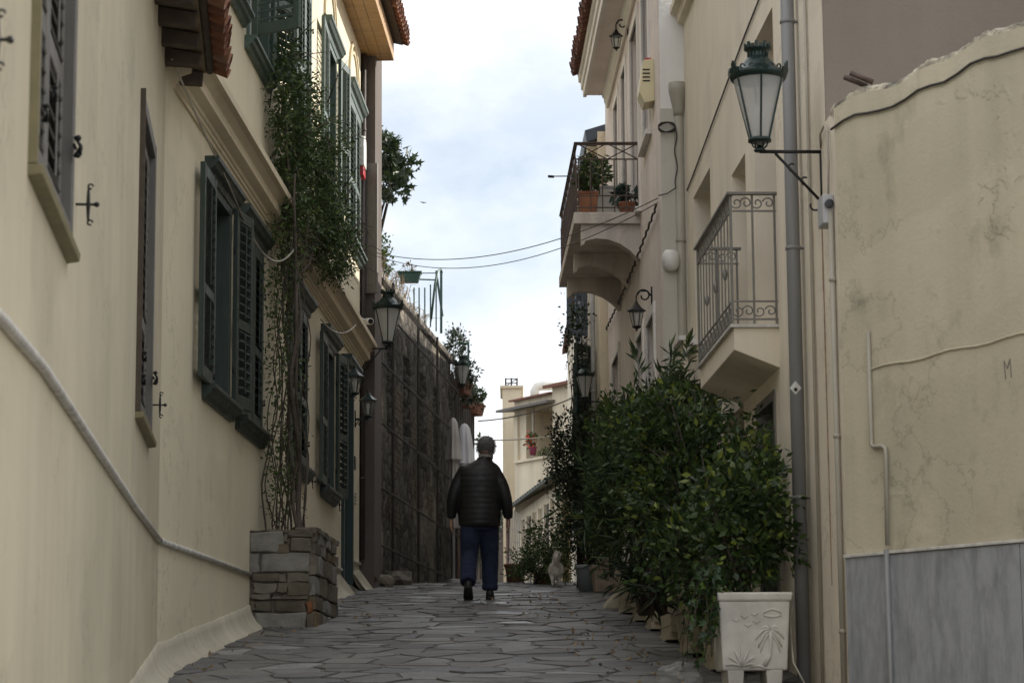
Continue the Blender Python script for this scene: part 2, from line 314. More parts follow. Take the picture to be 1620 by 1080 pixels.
class MB:
    def __init__(s): s.v = []; s.f = []
    def add(s, vs, fs):
        k = len(s.v); s.v.extend(Vector(v) for v in vs); s.f.extend(tuple(i + k for i in f) for f in fs); return s
    def box(s, fr, a0, a1, b0, b1, c0, c1):
        p = [fr(a, b, c) for c in (c0, c1) for a, b in ((a0, b0), (a1, b0), (a1, b1), (a0, b1))]
        return s.add(p, [(0, 3, 2, 1), (4, 5, 6, 7), (0, 1, 5, 4), (1, 2, 6, 5), (2, 3, 7, 6), (3, 0, 4, 7)])
    def taper(s, fr, w0, d0, w1, d1, z0, z1):
        p = [fr(x * w / 2, y * d / 2, z) for w, d, z in ((w0, d0, z0), (w1, d1, z1)) for x, y in ((-1, -1), (1, -1), (1, 1), (-1, 1))]
        return s.add(p, [(0, 3, 2, 1), (4, 5, 6, 7), (0, 1, 5, 4), (1, 2, 6, 5), (2, 3, 7, 6), (3, 0, 4, 7)])
    def quad(s, a, b, c, d): return s.add([a, b, c, d], [(0, 1, 2, 3)])
    def prof(s, fr, pts, a0, a1):
        n = len(pts); p = [fr(a, o, z) for a in (a0, a1) for o, z in pts]
        return s.add(p, [tuple(range(n)), tuple(range(2 * n - 1, n - 1, -1))] + [(i, (i + 1) % n, n + (i + 1) % n, n + i) for i in range(n)])
    def slab(s, fr, pts, o0, o1):
        """polygon in (s, z) given thickness from o0 to o1"""
        n = len(pts); p = [fr(a, o, z) for o in (o0, o1) for a, z in pts]
        return s.add(p, [tuple(range(n)), tuple(range(2 * n - 1, n - 1, -1))] + [(i, (i + 1) % n, n + (i + 1) % n, n + i) for i in range(n)])
    def tube(s, pts, r, n=8, cap=True, flat=None):
        pts = [Vector(p) for p in pts]; m = len(pts)
        rs = list(r) if hasattr(r, '__len__') else [r] * m
        base = len(s.v); up = None
        for i, p in enumerate(pts):
            t = (pts[min(i + 1, m - 1)] - pts[max(i - 1, 0)])
            if t.length < 1e-9: t = Vector((0, 0, 1))
            t.normalize()
            if up is None:
                up = Vector((0, 0, 1)) if abs(t.z) < .9 else Vector((1, 0, 0))
            a = t.cross(up)
            if a.length < 1e-6: a = t.cross(Vector((0, 1, 0)))
            a.normalize(); b = a.cross(t); up = b
            for j in range(n):
                an = 2 * math.pi * j / n
                s.v.append(p + a * (math.cos(an) * rs[i]) + b * (math.sin(an) * rs[i] * (flat or 1)))
        for i in range(m - 1):
            for j in range(n):
                q = base + i * n; s.f.append((q + j, q + (j + 1) % n, q + n + (j + 1) % n, q + n + j))
        if cap:
            s.f.append(tuple(base + j for j in range(n - 1, -1, -1))); s.f.append(tuple(base + (m - 1) * n + j for j in range(n)))
        return s
    def lathe(s, fr, prof, n=16, cap=True, ang0=0.0):
        base = len(s.v); m = len(prof)
        for r, z in prof:
            for j in range(n):
                an = ang0 + 2 * math.pi * j / n; s.v.append(fr(r * math.cos(an), r * math.sin(an), z))
        for i in range(m - 1):
            for j in range(n):
                q = base + i * n; s.f.append((q + j, q + (j + 1) % n, q + n + (j + 1) % n, q + n + j))
        if cap:
            s.f.append(tuple(base + j for j in range(n - 1, -1, -1))); s.f.append(tuple(base + (m - 1) * n + j for j in range(n)))
        return s
    def loft(s, rings, n=16):
        """rings of (centre, rx, ry, axis_x, axis_y)"""
        base = len(s.v); m = len(rings)
        for c, rx, ry, ax, ay in rings:
            for j in range(n):
                an = 2 * math.pi * j / n; s.v.append(Vector(c) + Vector(ax) * (rx * math.cos(an)) + Vector(ay) * (ry * math.sin(an)))
        for i in range(m - 1):
            for j in range(n):
                q = base + i * n; s.f.append((q + j, q + (j + 1) % n, q + n + (j + 1) % n, q + n + j))
        s.f.append(tuple(base + j for j in range(n - 1, -1, -1))); s.f.append(tuple(base + (m - 1) * n + j for j in range(n)))
        return s
    def build(s, name, mat, parent=None, smooth=False, bev=0.0, kind=None, label=None, loc=None, recalc=True):
        org = root_loc(parent) if parent is not None else Vector(loc or (0, 0, 0))
        me = bpy.data.meshes.new(name)
        me.from_pydata([tuple(v - org) for v in s.v], [], s.f)
        if recalc:
            bm = bmesh.new(); bm.from_mesh(me); bmesh.ops.recalc_face_normals(bm, faces=bm.faces); bm.to_mesh(me); bm.free()
        if smooth: me.polygons.foreach_set('use_smooth', [True] * len(me.polygons))
        me.materials.append(M[mat] if isinstance(mat, str) else mat)
        o = bpy.data.objects.new(name, me); COL.objects.link(o)
        if parent is not None: o.parent = parent
        else: o.location = org
        if bev:
            b = o.modifiers.new('bevel', 'BEVEL'); b.width = bev; b.segments = 2; b.limit_method = 'ANGLE'; b.angle_limit = rad(40)
        if kind: o['kind'] = kind
        if label: o['label'] = label
        return o
def tag(o, label, cat, group=None):
    o['label'] = label; o['category'] = cat
    if group: o['group'] = group
    return o
def thing(name, label, cat, loc=(0, 0, 0), group=None):
    o = bpy.data.objects.new(name, None); COL.objects.link(o); o.location = loc; o.empty_display_size = .2
    return tag(o, label, cat, group)
def inst(name, mesh, parent, mat4):
    o = bpy.data.objects.new(name, mesh); COL.objects.link(o); o.parent = parent; o.matrix_local = mat4; return o
def arc(c, r, a0, a1, n, ax, ay):
    c, ax, ay = Vector(c), Vector(ax), Vector(ay)
    return [c + ax * (r * math.cos(a0 + (a1 - a0) * i / n)) + ay * (r * math.sin(a0 + (a1 - a0) * i / n)) for i in range(n + 1)]
def spiral(c, r0, r1, a0, a1, n, ax, ay):
    c, ax, ay = Vector(c), Vector(ax), Vector(ay); out = []
    for i in range(n + 1):
        t = i / n; r = r0 + (r1 - r0) * t; a = a0 + (a1 - a0) * t
        out.append(c + ax * (r * math.cos(a)) + ay * (r * math.sin(a)))
    return out
def sag(a, b, drop, n=20):
    a, b = Vector(a), Vector(b)
    return [a.lerp(b, i / n) - Vector((0, 0, drop * 4 * (i / n) * (1 - i / n))) for i in range(n + 1)]

# foliage -----------------------------------------------------------------
def leaf_arrays(pos, nrm, size, aspect, fold=.25, jit=.7, droop=0.0, rs=NP, lobes=False):
    n = len(pos)
    d = nrm + rs.normal(0, jit, (n, 3)); d[:, 2] -= droop
    d /= np.linalg.norm(d, axis=1)[:, None] + 1e-9
    r = rs.normal(0, 1, (n, 3)); side = np.cross(d, r); side /= np.linalg.norm(side, axis=1)[:, None] + 1e-9
    up = np.cross(side, d)
    L = (size * rs.uniform(.6, 1.25, n))[:, None]; w = L * aspect * .5
    if lobes:
        prm = [(0, 0, 0), (.25, .8, .05), (.35, .35, .0), (.62, 1.0, .08), (.62, .32, 0), (1.0, .0, -.05)]
        vs = [pos] + [None] * 0
        pts = []
        for a, b, c in prm: pts.append(pos + d * L * a + side * w * b + up * L * c)
        for a, b, c in prm[1:5]: pts.append(pos + d * L * a - side * w * b + up * L * c)
        V_ = np.stack(pts, 1).reshape(-1, 3); k = 10
        f = [(0, 1, 2), (0, 2, 4), (2, 3, 4), (0, 4, 5), (0, 6, 7), (0, 7, 9), (7, 8, 9), (0, 9, 5)]
        f = [(0, 1, 2), (2, 3, 4), (0, 2, 4, 5), (0, 7, 6), (7, 9, 8), (0, 5, 9, 7)]
        return V_, k, f
    mid = pos + d * L * .5 - up * L * fold * .35
    l_ = pos + d * L * .45 + side * w; r_ = pos + d * L * .45 - side * w; tip = pos + d * L - up * L * fold * .3
    V_ = np.stack([pos, l_, tip, r_, mid], 1).reshape(-1, 3)
    return V_, 5, [(0, 4, 2, 1), (0, 3, 2, 4)]
def leaf_mesh(name, mat, parent, chunks, label=None, kind='stuff'):
    org = np.array(root_loc(parent)) if parent is not None else np.zeros(3)
    vs, fs, off = [], [], 0
    for V_, k, f in chunks:
        n = len(V_) // k; vs.append(V_ - org)
        for face in f: fs.append((np.arange(n)[:, None] * k + np.array(face)[None, :] + off))
        off += len(V_)
    me = bpy.data.meshes.new(name)
    faces = [tuple(r) for a in fs for r in a.tolist()]
    me.from_pydata(np.concatenate(vs).tolist(), [], faces)
    me.materials.append(M[mat])
    o = bpy.data.objects.new(name, me); COL.objects.link(o)
    if parent is not None: o.parent = parent
    if kind: o['kind'] = kind
    if label: o['label'] = label
    return o
def clump_points(clumps, n, sub=40, tight=.16, rs=NP, shell=.75):
    """uneven leaf positions: sub-clumps spread over ellipsoids; returns positions and outward directions"""
    wgt = np.array([a * b * c for _, (a, b, c) in clumps]) ** .67; wgt = wgt / wgt.sum()
    P, N = [], []
    for (c, r), w in zip(clumps, wgt):
        m = max(8, int(n * w)); c = np.array(c); r = np.array(r)
        u = rs.normal(0, 1, (sub, 3)); u /= np.linalg.norm(u, axis=1)[:, None]
        rr = shell + (1 - shell) * rs.uniform(-1.6, 1, sub)
        sc = u * rr[:, None]
        idx = rs.randint(0, sub, m); p = sc[idx] + rs.normal(0, tight, (m, 3))
        P.append(c + p * r); N.append(p / (np.linalg.norm(p, axis=1)[:, None] + 1e-6))
    return np.concatenate(P), np.concatenate(N)

# ------------------------------------------------------------------ terrain
GD = [-30, 0, 15.62, 20.44, 28.03, 30.28, 33.17, 36.3, 39.5, 46, 60, 120, 900]
GZ = [-3.6, -1.34, .31, .824, 1.51, 1.69, 1.905, 2.09, 2.26, 2.52, 2.9, 3.4, 3.4]
def zg(d): return float(np.interp(d, GD, GZ))
L1 = Fac(-.782, -.0979, 1); L2 = Fac(-2.89, .0338, 1); L3 = Fac(-4.833, .097, 1)
R1 = Fac(2.428, -.04186, -1); R2 = Fac(1.831, -.0238, -1); R3 = Fac(1.735, -.0238, -1)
SEAM = (2.89 - .782) / (.0338 + .0979)

g = MB(); xs = [-900, -60, -8, -3, 0, 3, 8, 60, 900]
ds = sorted(set(GD + [float(i) for i in range(6, 48, 2)]))
for i, d in enumerate(ds):
    for x in xs: g.v.append(Vector((x, d, zg(d))))
for i in range(len(ds) - 1):
    for j in range(len(xs) - 1):
        q = i * len(xs) + j; g.f.append((q, q + 1, q + 1 + len(xs), q + len(xs)))
street = g.build('street', 'mortar', recalc=False); street['kind'] = 'structure'

# slate slabs: rows that cross the street, cut at uneven places
def lane(d):
    xl = (L1 if d < SEAM else L2 if d < 30.7 else L3)(d, 0, 0).x
    xr = (2.2 if d < 13.6 else R1(d, 0, 0).x if d < 21 else R2(d, 0, 0).x if d < 28.6 else R3(d, 0, 0).x)
    return xl - .02, xr + .05
slabs = []
rr = random.Random(3)
SXP, SYP = .31, .40
seeds = []
for iy in range(int((41 - 12) / SYP)):
    for ix in range(-13, 13):
        seeds.append((ix * SXP + (iy % 2) * .15 + rr.uniform(-.17, .17), 12 + iy * SYP + rr.uniform(-.15, .15)))
    if rr.random() < .6: seeds.append((rr.uniform(-2, 1.5), 12 + iy * SYP + rr.uniform(-.3, .3)))
SA = np.array(seeds)
def clip(poly, m, n_):
    out = []
    for k in range(len(poly)):
        p, q = poly[k], poly[(k + 1) % len(poly)]; a_ = (p[0] - m[0]) * n_[0] + (p[1] - m[1]) * n_[1]; b_ = (q[0] - m[0]) * n_[0] + (q[1] - m[1]) * n_[1]
        if a_ <= 0: out.append(p)
        if a_ * b_ < 0: t_ = a_ / (a_ - b_); out.append((p[0] + (q[0] - p[0]) * t_, p[1] + (q[1] - p[1]) * t_))
    return out
for k, (sx_, sy_) in enumerate(seeds):
    xl, xr = lane(sy_)
    if not (xl - .15 < sx_ < xr + .3): continue
    dist = np.abs(SA - np.array([sx_, sy_])).max(1); nb_ = np.where((dist < 1.6) & (dist > 0))[0]
    poly = [(sx_ - 1, sy_ - 1), (sx_ + 1, sy_ - 1), (sx_ + 1, sy_ + 1), (sx_ - 1, sy_ + 1)]
    for j in nb_:
        q = SA[j]; dx_, dy_ = q[0] - sx_, q[1] - sy_
        poly = clip(poly, ((sx_ + q[0]) / 2, (sy_ + q[1]) / 2), (dx_, dy_ * 1.0))
        if len(poly) < 3: break
    if len(poly) >= 3: slabs.append(poly)
def slab_geo(pts, r):
    cx = sum(p[0] for p in pts) / len(pts); cy = sum(p[1] for p in pts) / len(pts)
    h0 = r.uniform(.002, .011); tx, ty = r.uniform(-.016, .016), r.uniform(-.02, .02); ring = []
    for k, (a, b) in enumerate(pts):
        a2, b2 = pts[(k + 1) % len(pts)]; ring.append((a, b, .005 + r.uniform(0, .022)))
        if math.hypot(a2 - a, b2 - b) > .16: t_ = r.uniform(.3, .7); ring.append((a + (a2 - a) * t_, b + (b2 - b) * t_, .001 + r.uniform(0, .013)))
    n = len(ring); vs = []
    for lev, ins in ((-.02, 0), (h0, .007)):
        for a, b, q in ring:
            vx, vy = cx - a, cy - b; ln = math.hypot(vx, vy) + 1e-6; e_ = min(q + ins, ln * .5); px, py = a + vx / ln * e_, b + vy / ln * e_
            vs.append((px, py, zg(py) + lev + (tx * (px - cx) + ty * (py - cy) if lev > 0 else 0)))
    fs = [tuple(range(n, 2 * n))] + [(k, (k + 1) % n, n + (k + 1) % n, n + k) for k in range(n)]
    return vs, fs, (cx, cy)
def area(p): return abs(sum(p[k][0] * p[(k + 1) % len(p)][1] - p[(k + 1) % len(p)][0] * p[k][1] for k in range(len(p)))) / 2
def seen(p):
    cx = sum(q[0] for q in p) / len(p); cy = sum(q[1] for q in p) / len(p)
    if cy < 13.9 or cx > 1.15 or not (abs(cx / cy) < .215): return 0
    return area(p) / cy ** 3
order = sorted(range(len(slabs)), key=lambda k: -seen(slabs[k]))
rest = MB()
for rank, k in enumerate(order):
    vs, fs, c = slab_geo(slabs[k], rr)
    if rank < 300 and seen(slabs[k]) > 0:
        m_ = MB(); m_.add(vs, fs); o = m_.build('paving_stone', 'paving', street)
    else: rest.add(vs, fs)
rest.build('paving_stones_small', 'paving', street, kind='stuff')

# ------------------------------------------------------------------ shared building bits
def wall_mesh(fr, d0, d1, z0, z1, holes, depth, back=None, roof=True, thick=3.0):
    """front skin with real openings and their reveals, closed with end walls, roof slab and back"""
    mb = MB(); a = sorted({d0, d1} | {h[i] for h in holes for i in (0, 1)}); c = sorted({z0, z1} | {h[i] for h in holes for i in (2, 3)})
    for i in range(len(a) - 1):
        for j in range(len(c) - 1):
            am, cm = (a[i] + a[i + 1]) / 2, (c[j] + c[j + 1]) / 2
            if any(h[0] < am < h[1] and h[2] < cm < h[3] for h in holes): continue
            mb.quad(fr(a[i], 0, c[j]), fr(a[i + 1], 0, c[j]), fr(a[i + 1], 0, c[j + 1]), fr(a[i], 0, c[j + 1]))
    for h in holes:
        e = h[4] if len(h) > 4 else depth
        for p, q in (((h[0], h[2]), (h[0], h[3])), ((h[1], h[2]), (h[1], h[3])), ((h[0], h[2]), (h[1], h[2])), ((h[0], h[3]), (h[1], h[3]))):
            mb.quad(fr(p[0], 0, p[1]), fr(q[0], 0, q[1]), fr(q[0], -e, q[1]), fr(p[0], -e, p[1]))
    for s in (d0, d1): mb.quad(fr(s, 0, z0), fr(s, -thick, z0), fr(s, -thick, z1), fr(s, 0, z1))
    mb.quad(fr(d0, -thick, z0), fr(d1, -thick, z0), fr(d1, -thick, z1), fr(d0, -thick, z1))
    if roof: mb.quad(fr(d0, 0, z1), fr(d1, 0, z1), fr(d1, -thick, z1), fr(d0, -thick, z1))
    return mb
MESH = {}
def raw_mesh(key, mb, mat):
    if key in MESH: return MESH[key]
    me = bpy.data.meshes.new(key[0]); me.from_pydata([tuple(v) for v in mb.v], [], mb.f)
    bm = bmesh.new(); bm.from_mesh(me); bmesh.ops.recalc_face_normals(bm, faces=bm.faces); bm.to_mesh(me); bm.free()
    me.materials.append(M[mat]); MESH[key] = me; return me
def shutter(house, fr, hinge_d, o, z0, z1, w, ang, sgn, mat, slats=True, split=.42, out_slant=1, rod=True):
    """a louvred leaf: sgn +1 hinges at its near end; ang 0 closed, 180 folded back on the wall"""
    h = z1 - z0; th = .038; st = .065
    u, n = fr.u, fr.n
    A = (u * (sgn * math.cos(ang)) + n * math.sin(ang)).normalized(); Z = Vector((0, 0, 1)); T = Z.cross(A)
    if sgn * fr_side(fr) > 0: pass
    mat4 = Matrix((A, T, Z)).transposed().to_4x4(); mat4.translation = fr(hinge_d, o, z0) - root_loc(house)
    key = ('shutter', round(w, 3), round(h, 3), mat)
    fields = [(.10, h * split - .04), (h * split + .04, h - .09)]
    if key not in MESH:
        mb = MB()
        for a0, a1 in ((0, st), (w - st, w)): mb.box(W, a0, a1, -th / 2, th / 2, 0, h)
        for c0, c1 in ((0, .10), (fields[0][1], fields[1][0]), (h - .09, h)): mb.box(W, st, w - st, -th / 2 + .003, th / 2 - .003, c0, c1)
        if rod:
            for f0, f1 in fields:
                for sd in (-1, 1): mb.box(W, w / 2 - .008, w / 2 + .008, sd * (th / 2 + .004) - .005, sd * (th / 2 + .004) + .005, f0 + .02, f1 - .02)
        raw_mesh(key, mb, mat)
    o_ = inst('shutter', MESH[key], house, mat4)
    b = o_.modifiers.new('bevel', 'BEVEL'); b.width = .004; b.segments = 1; b.limit_method = 'ANGLE'
    if slats:
        tl_s = .75 * sgn * fr_side(fr); ks = ('slat', round(w, 3), mat, tl_s > 0)
        if ks not in MESH:
            mb = MB(); fr2 = lambda a, b, c: Vector((a, b * math.cos(tl_s) - c * math.sin(tl_s), b * math.sin(tl_s) + c * math.cos(tl_s)))
            mb.box(fr2, st + .002, w - st - .002, -.026, .026, -.004, .004); raw_mesh(ks, mb, mat)
        for f0, f1 in fields:
            k = max(3, int((f1 - f0) / .066))
            for i in range(k):
                inst('slat', MESH[ks], o_, Matrix.Translation((0, 0, f0 + (i + .5) * (f1 - f0) / k)))
    return o_
def fr_side(fr): return getattr(fr, 'side', 1)
def frame_part(house, fr, d0, d1, z0, z1, mat, w=.07, o0=-.06, o1=.03, name='window', sub='window_frame'):
    mb = MB()
    mb.box(fr, d0, d0 + w, o0, o1, z0, z1); mb.box(fr, d1 - w, d1, o0, o1, z0, z1)
    mb.box(fr, d0 + w, d1 - w, o0, o1 - .002, z1 - w, z1); mb.box(fr, d0 + w, d1 - w, o0, o1 - .002, z0, z0 + w)
    return mb
def lintel_prof(z, s=1.0): return [(-.02, z - .10 * s), (.035 * s, z - .10 * s), (.045 * s, z - .05 * s), (.075 * s, z - .03 * s), (.095 * s, z + .0), (.11 * s, z + .012), (.11 * s, z + .05), (-.02, z + .05)]
def sill_prof(z): return [(-.02, z - .115), (.03, z - .115), (.045, z - .08), (.07, z - .07), (.08, z - .04), (.105, z - .03), (.105, z), (-.02, z)]
def window(house, fr, d0, d1, z0, z1, mat, lint=True, sill=True, pane='pane_dark', le=.12, depth=.16, mull=True, framed=True):
    """frame, glazing bars, pane, lintel and sill round an opening"""
    win = frame_part(house, fr, d0 - .045, d1 + .045, z0 - .03, z1 + .045, mat, .075, -.10, .028).build('window', mat, house, bev=.004)
    p = MB(); p.quad(fr(d0, -depth, z0), fr(d1, -depth, z0), fr(d1, -depth, z1), fr(d0, -depth, z1)); p.build('pane', pane, win)
    if mull:
        m_ = MB(); c = (d0 + d1) / 2
        m_.box(fr, c - .03, c + .03, -depth + .003, -depth + .04, z0, z1)
        for t in (.34, .67): m_.box(fr, d0, c - .03, -depth + .003, -depth + .03, z0 + (z1 - z0) * t - .015, z0 + (z1 - z0) * t + .015); m_.box(fr, c + .03, d1, -depth + .003, -depth + .03, z0 + (z1 - z0) * t - .015, z0 + (z1 - z0) * t + .015)
        m_.build('glazing_bar', mat, win)
    if lint: MB().prof(fr, lintel_prof(z1 + .14), d0 - le, d1 + le).build('lintel', mat, win, bev=.003)
    if sill: MB().prof(fr, sill_prof(z0 - .02), d0 - le, d1 + le).build('sill', mat, win, bev=.003)
    return win
def shutter_dog(house, fr, d, z, o=.03, s=1.0, mat='iron'):
    """forged hold-back: a pin, an upright S bar and ball ends"""
    mb = MB(); mb.tube([fr(d, -.02, z), fr(d, o + .07 * s, z)], .007 * s, 6)
    q = [fr(d, o + .035 * s, z + t * s) for t in (-.085, -.05, 0, .05, .085)]; mb.tube(q, [.005 * s, .008 * s, .011 * s, .008 * s, .005 * s], 6)
    for sg in (-1, 1):
        c = fr(d, o + .045 * s, z + sg * .088 * s); mb.tube(arc(c, .012 * s, 0, 5.2, 8, fr.n, Vector((0, 0, 1))), .005 * s, 5)
    b = fr(d, o + .075 * s, z); mb.lathe(lcl(b), [(.001, -.014 * s), (.012 * s, -.008 * s), (.014 * s, 0), (.012 * s, .008 * s), (.001, .014 * s)], 8)
    return mb.build('shutter_holdback', mat, house, smooth=True)
def latch(house, fr, d, z, o, s=1.0):
    mb = MB(); c = fr(d, o, z)
    for k, dz in ((0, .03), (1, -.028)):
        mb.lathe(lcl(fr(d, o + .012, z + dz * s)), [(.001, -.011 * s), (.008 * s, -.008 * s), (.011 * s, 0), (.008 * s, .008 * s), (.001, .011 * s)], 8)
    mb.tube([fr(d - .03 * s, o, z), fr(d + .03 * s, o, z)], .006 * s, 6); mb.tube([fr(d, o, z - .035 * s), fr(d, o + .02 * s, z), fr(d, o, z + .035 * s)], .007 * s, 6); mb.tube(arc(fr(d, o + .02 * s, z - .01), .016 * s, 0, 5.5, 8, fr.u, Vector((0, 0, 1))), .005 * s, 5)
    return mb.build('iron_latch', 'iron', house, smooth=True)
def tile_mesh(mat):
    k = ('tile', mat)
    if k in MESH: return MESH[k]
    mb = MB(); n = 7; L = .42
    for y, s in ((0, 1.0), (L, .80)):
        for r in (.088, .074):
            for j in range(n): a = math.pi * j / (n - 1); mb.v.append(Vector((r * s * math.cos(a), y, r * s * math.sin(a))))
    for j in range(n - 1):
        mb.f += [(j, j + 1, 2 * n + j + 1, 2 * n + j), (n + j + 1, n + j, 3 * n + j, 3 * n + j + 1), (j + 1, j, n + j, n + j + 1), (2 * n + j, 2 * n + j + 1, 3 * n + j + 1, 3 * n + j)]
    mb.f += [(0, 2 * n, 3 * n, n), (n - 1, 2 * n - 1, 4 * n - 1, 3 * n - 1)]
    return raw_mesh(k, mb, mat)
def tiles(roof, fr, d0, d1, o_out, z, mat, rows=2, slope=.33, pitch=.185):
    me = tile_mesh(mat); n = int((d1 - d0) / pitch); r = random.Random(int(d0 * 10)); rl = root_loc(roof)
    A = -(fr.n * math.cos(slope)) + Vector((0, 0, math.sin(slope)))          # up the slope, away from the street
    for i in range(n + 1):
        dd = d0 + i * pitch
        for row in range(rows):
            for conv in (1, -1):
                X = fr.u * (1 if conv == 1 else -1) * 1.0; Y = A.normalized(); Z = X.cross(Y)
                if Z.z * conv < 0: X = -X; Z = X.cross(Y)
                m4 = Matrix((X, Y, Z)).transposed().to_4x4()
                j = r.uniform(-.012, .012)
                m4.translation = fr(dd + (0 if conv == 1 else pitch / 2), o_out, z + (.055 if conv == 1 else .075)) + A * (row * .36 + j + (0 if conv == 1 else -.015)) - rl
                inst('tile', me, roof, m4)
def pipe(fr, house, name, mat, d, o, z0, z1, r, clips=(), extra=None, n=12, label=None):
    mb = MB(); mb.tube([fr(d, o, z0), fr(d, o, z1)], r, n)
    for z in clips:
        mb.lathe(lcl(fr(d, o, z)), [(r + .001, -.012), (r + .006, -.01), (r + .006, .01), (r + .001, .012)], n)
        mb.box(fr, d - .008, d + .008, -.01, o - r, z - .006, z + .006)
    if extra: extra(mb)
    return mb.build(name, mat, house, smooth=True, label=label)

# ================================================================== left: near house
H1 = thing('house', 'low cream plaster house at the left edge with a brown raftered tiled eave', 'house', (-3.2, 10, 0))
wall_mesh(L1, 3.0, SEAM, -2.6, 4.56, [(7.42, 8.67, 1.80, 3.42, .12), (13.25, 14.5, 1.78, 3.46, .12)], .12, thick=4).build('wall', 'cream', H1)
for d0, d1, z0, z1 in ((7.42, 8.67, 1.80, 3.42), (13.25, 14.5, 1.78, 3.46)):
    w_ = frame_part(H1, L1, d0 - .075, d1 + .075, z0 - .07, z1 + .07, 'wood_grey2', .085, -.08, .022).build('window', 'wood_grey2', H1, bev=.005)
    MB().prof(L1, [(-.02, z0 - .115), (.045, z0 - .105), (.05, z0 - .075), (.022, z0 - .072), (-.02, z0 - .072)], d0 - .10, d1 + .10).build('sill', 'olive', w_, bev=.004)
    MB().box(L1, d0 - .10, d0 - .077, -.02, .03, z0 - .07, z1 + .07).build('jamb_strip', 'olive' if d0 < 10 else 'brown_wood', w_)
    hw = (d1 - d0) / 2
    shutter(H1, L1, d0 + .01, -.035, z0, z1, hw - .012, 0, 1, 'wood_grey2', split=.34)
    shutter(H1, L1, d1 - .01, -.035, z0, z1, hw - .012, 0, -1, 'wood_grey2', split=.34)
    latch(H1, L1, d1 - .03, z0 + .30, .03, 1.1); latch(H1, L1, d0 + hw, z0 + .34, .0, .8); latch(H1, L1, d0 + .03, z0 + .12, .03, .8)
shutter_dog(H1, L1, 9.08, 1.98, .02, .8); shutter_dog(H1, L1, 14.95, 1.98, .02, .8); shutter_dog(H1, L1, 6.06, 1.76, .02, .8)
rf = MB()
p0 = [(-4.0, 5.75), (-4.0, 5.65), (.30, 4.56), (.30, 4.62)]
rf.prof(L1, p0, 8, 16.40); roof1 = rf.build('roof', 'board', H1)
for k in range(18): MB().prof(L1, [(-.05, 4.42), (.235, 4.405), (.245, 4.485), (-.05, 4.535)], 16.28 - k * .475, 16.38 - k * .475).build('rafter', 'brown_wood', roof1, bev=.006)
MB().prof(L1, [(-.02, 4.535), (.26, 4.50), (.26, 4.52), (-.02, 4.555)], 8, 16.36).build('soffit_board', 'board', roof1)
MB().tube([L1(8, .285, 4.53), L1(16.40, .285, 4.53)], .028, 8).build('gutter', 'brown_wood', roof1, smooth=True)
tiles(roof1, L1, 13.2, 16.38, .42, 4.50, 'tile', 3)
# marble string course and cement flare at the foot of the wall
def ribbon(fr, pts, prof_):
    """sweep a small profile (o, dz) along facade points (d, z)"""
    mb = MB(); n = len(prof_)
    for d_, z_ in pts:
        for o_, dz in prof_: mb.v.append(fr(d_, o_, z_ + dz))
    for i in range(len(pts) - 1):
        for j in range(n): mb.f.append((i * n + j, i * n + (j + 1) % n, (i + 1) * n + (j + 1) % n, (i + 1) * n + j))
    mb.f += [tuple(range(n)), tuple(range((len(pts) - 1) * n, len(pts) * n))]; return mb
SP = [(-.01, -.017), (.023, -.017), (.030, -.006), (.028, .010), (.018, .017), (-.01, .017)]
ribbon(L1, [(4.5, 1.03), (5.6, 1.07), (6.7, 1.125), (7.85, 1.165), (10, 1.17), (13, 1.18), (SEAM + .02, 1.215)], SP).build('string_course', 'marble_strip', H1, smooth=True)
def flare(fr, d0, d1, h=.19, out=.17):
    mb = MB(); n = max(3, int((d1 - d0) / .12))
    cs = [(.0, h), (.010, h * .97), (.020, h * .72), (.036, h * .48), (.06, h * .28), (.095, h * .12), (out, -.03)]
    for i in range(n + 1):
        d_ = d0 + (d1 - d0) * i / n; j = .022 * noise.noise(Vector((d_ * 2.1, 1, 0))) + .010 * noise.noise(Vector((d_ * 7, 5, 0)))
        for k, (o_, dz) in enumerate(cs): mb.v.append(fr(d_, o_ + (j if k > 2 else 0), zg(d_) + dz + (j if k < 2 else 0)))
    m_ = len(cs)
    for i in range(n):
        for k in range(m_ - 1): mb.f.append((i * m_ + k, i * m_ + k + 1, (i + 1) * m_ + k + 1, (i + 1) * m_ + k))
    for e in (0, n): mb.f.append(tuple(e * m_ + k for k in range(m_)))
    return mb

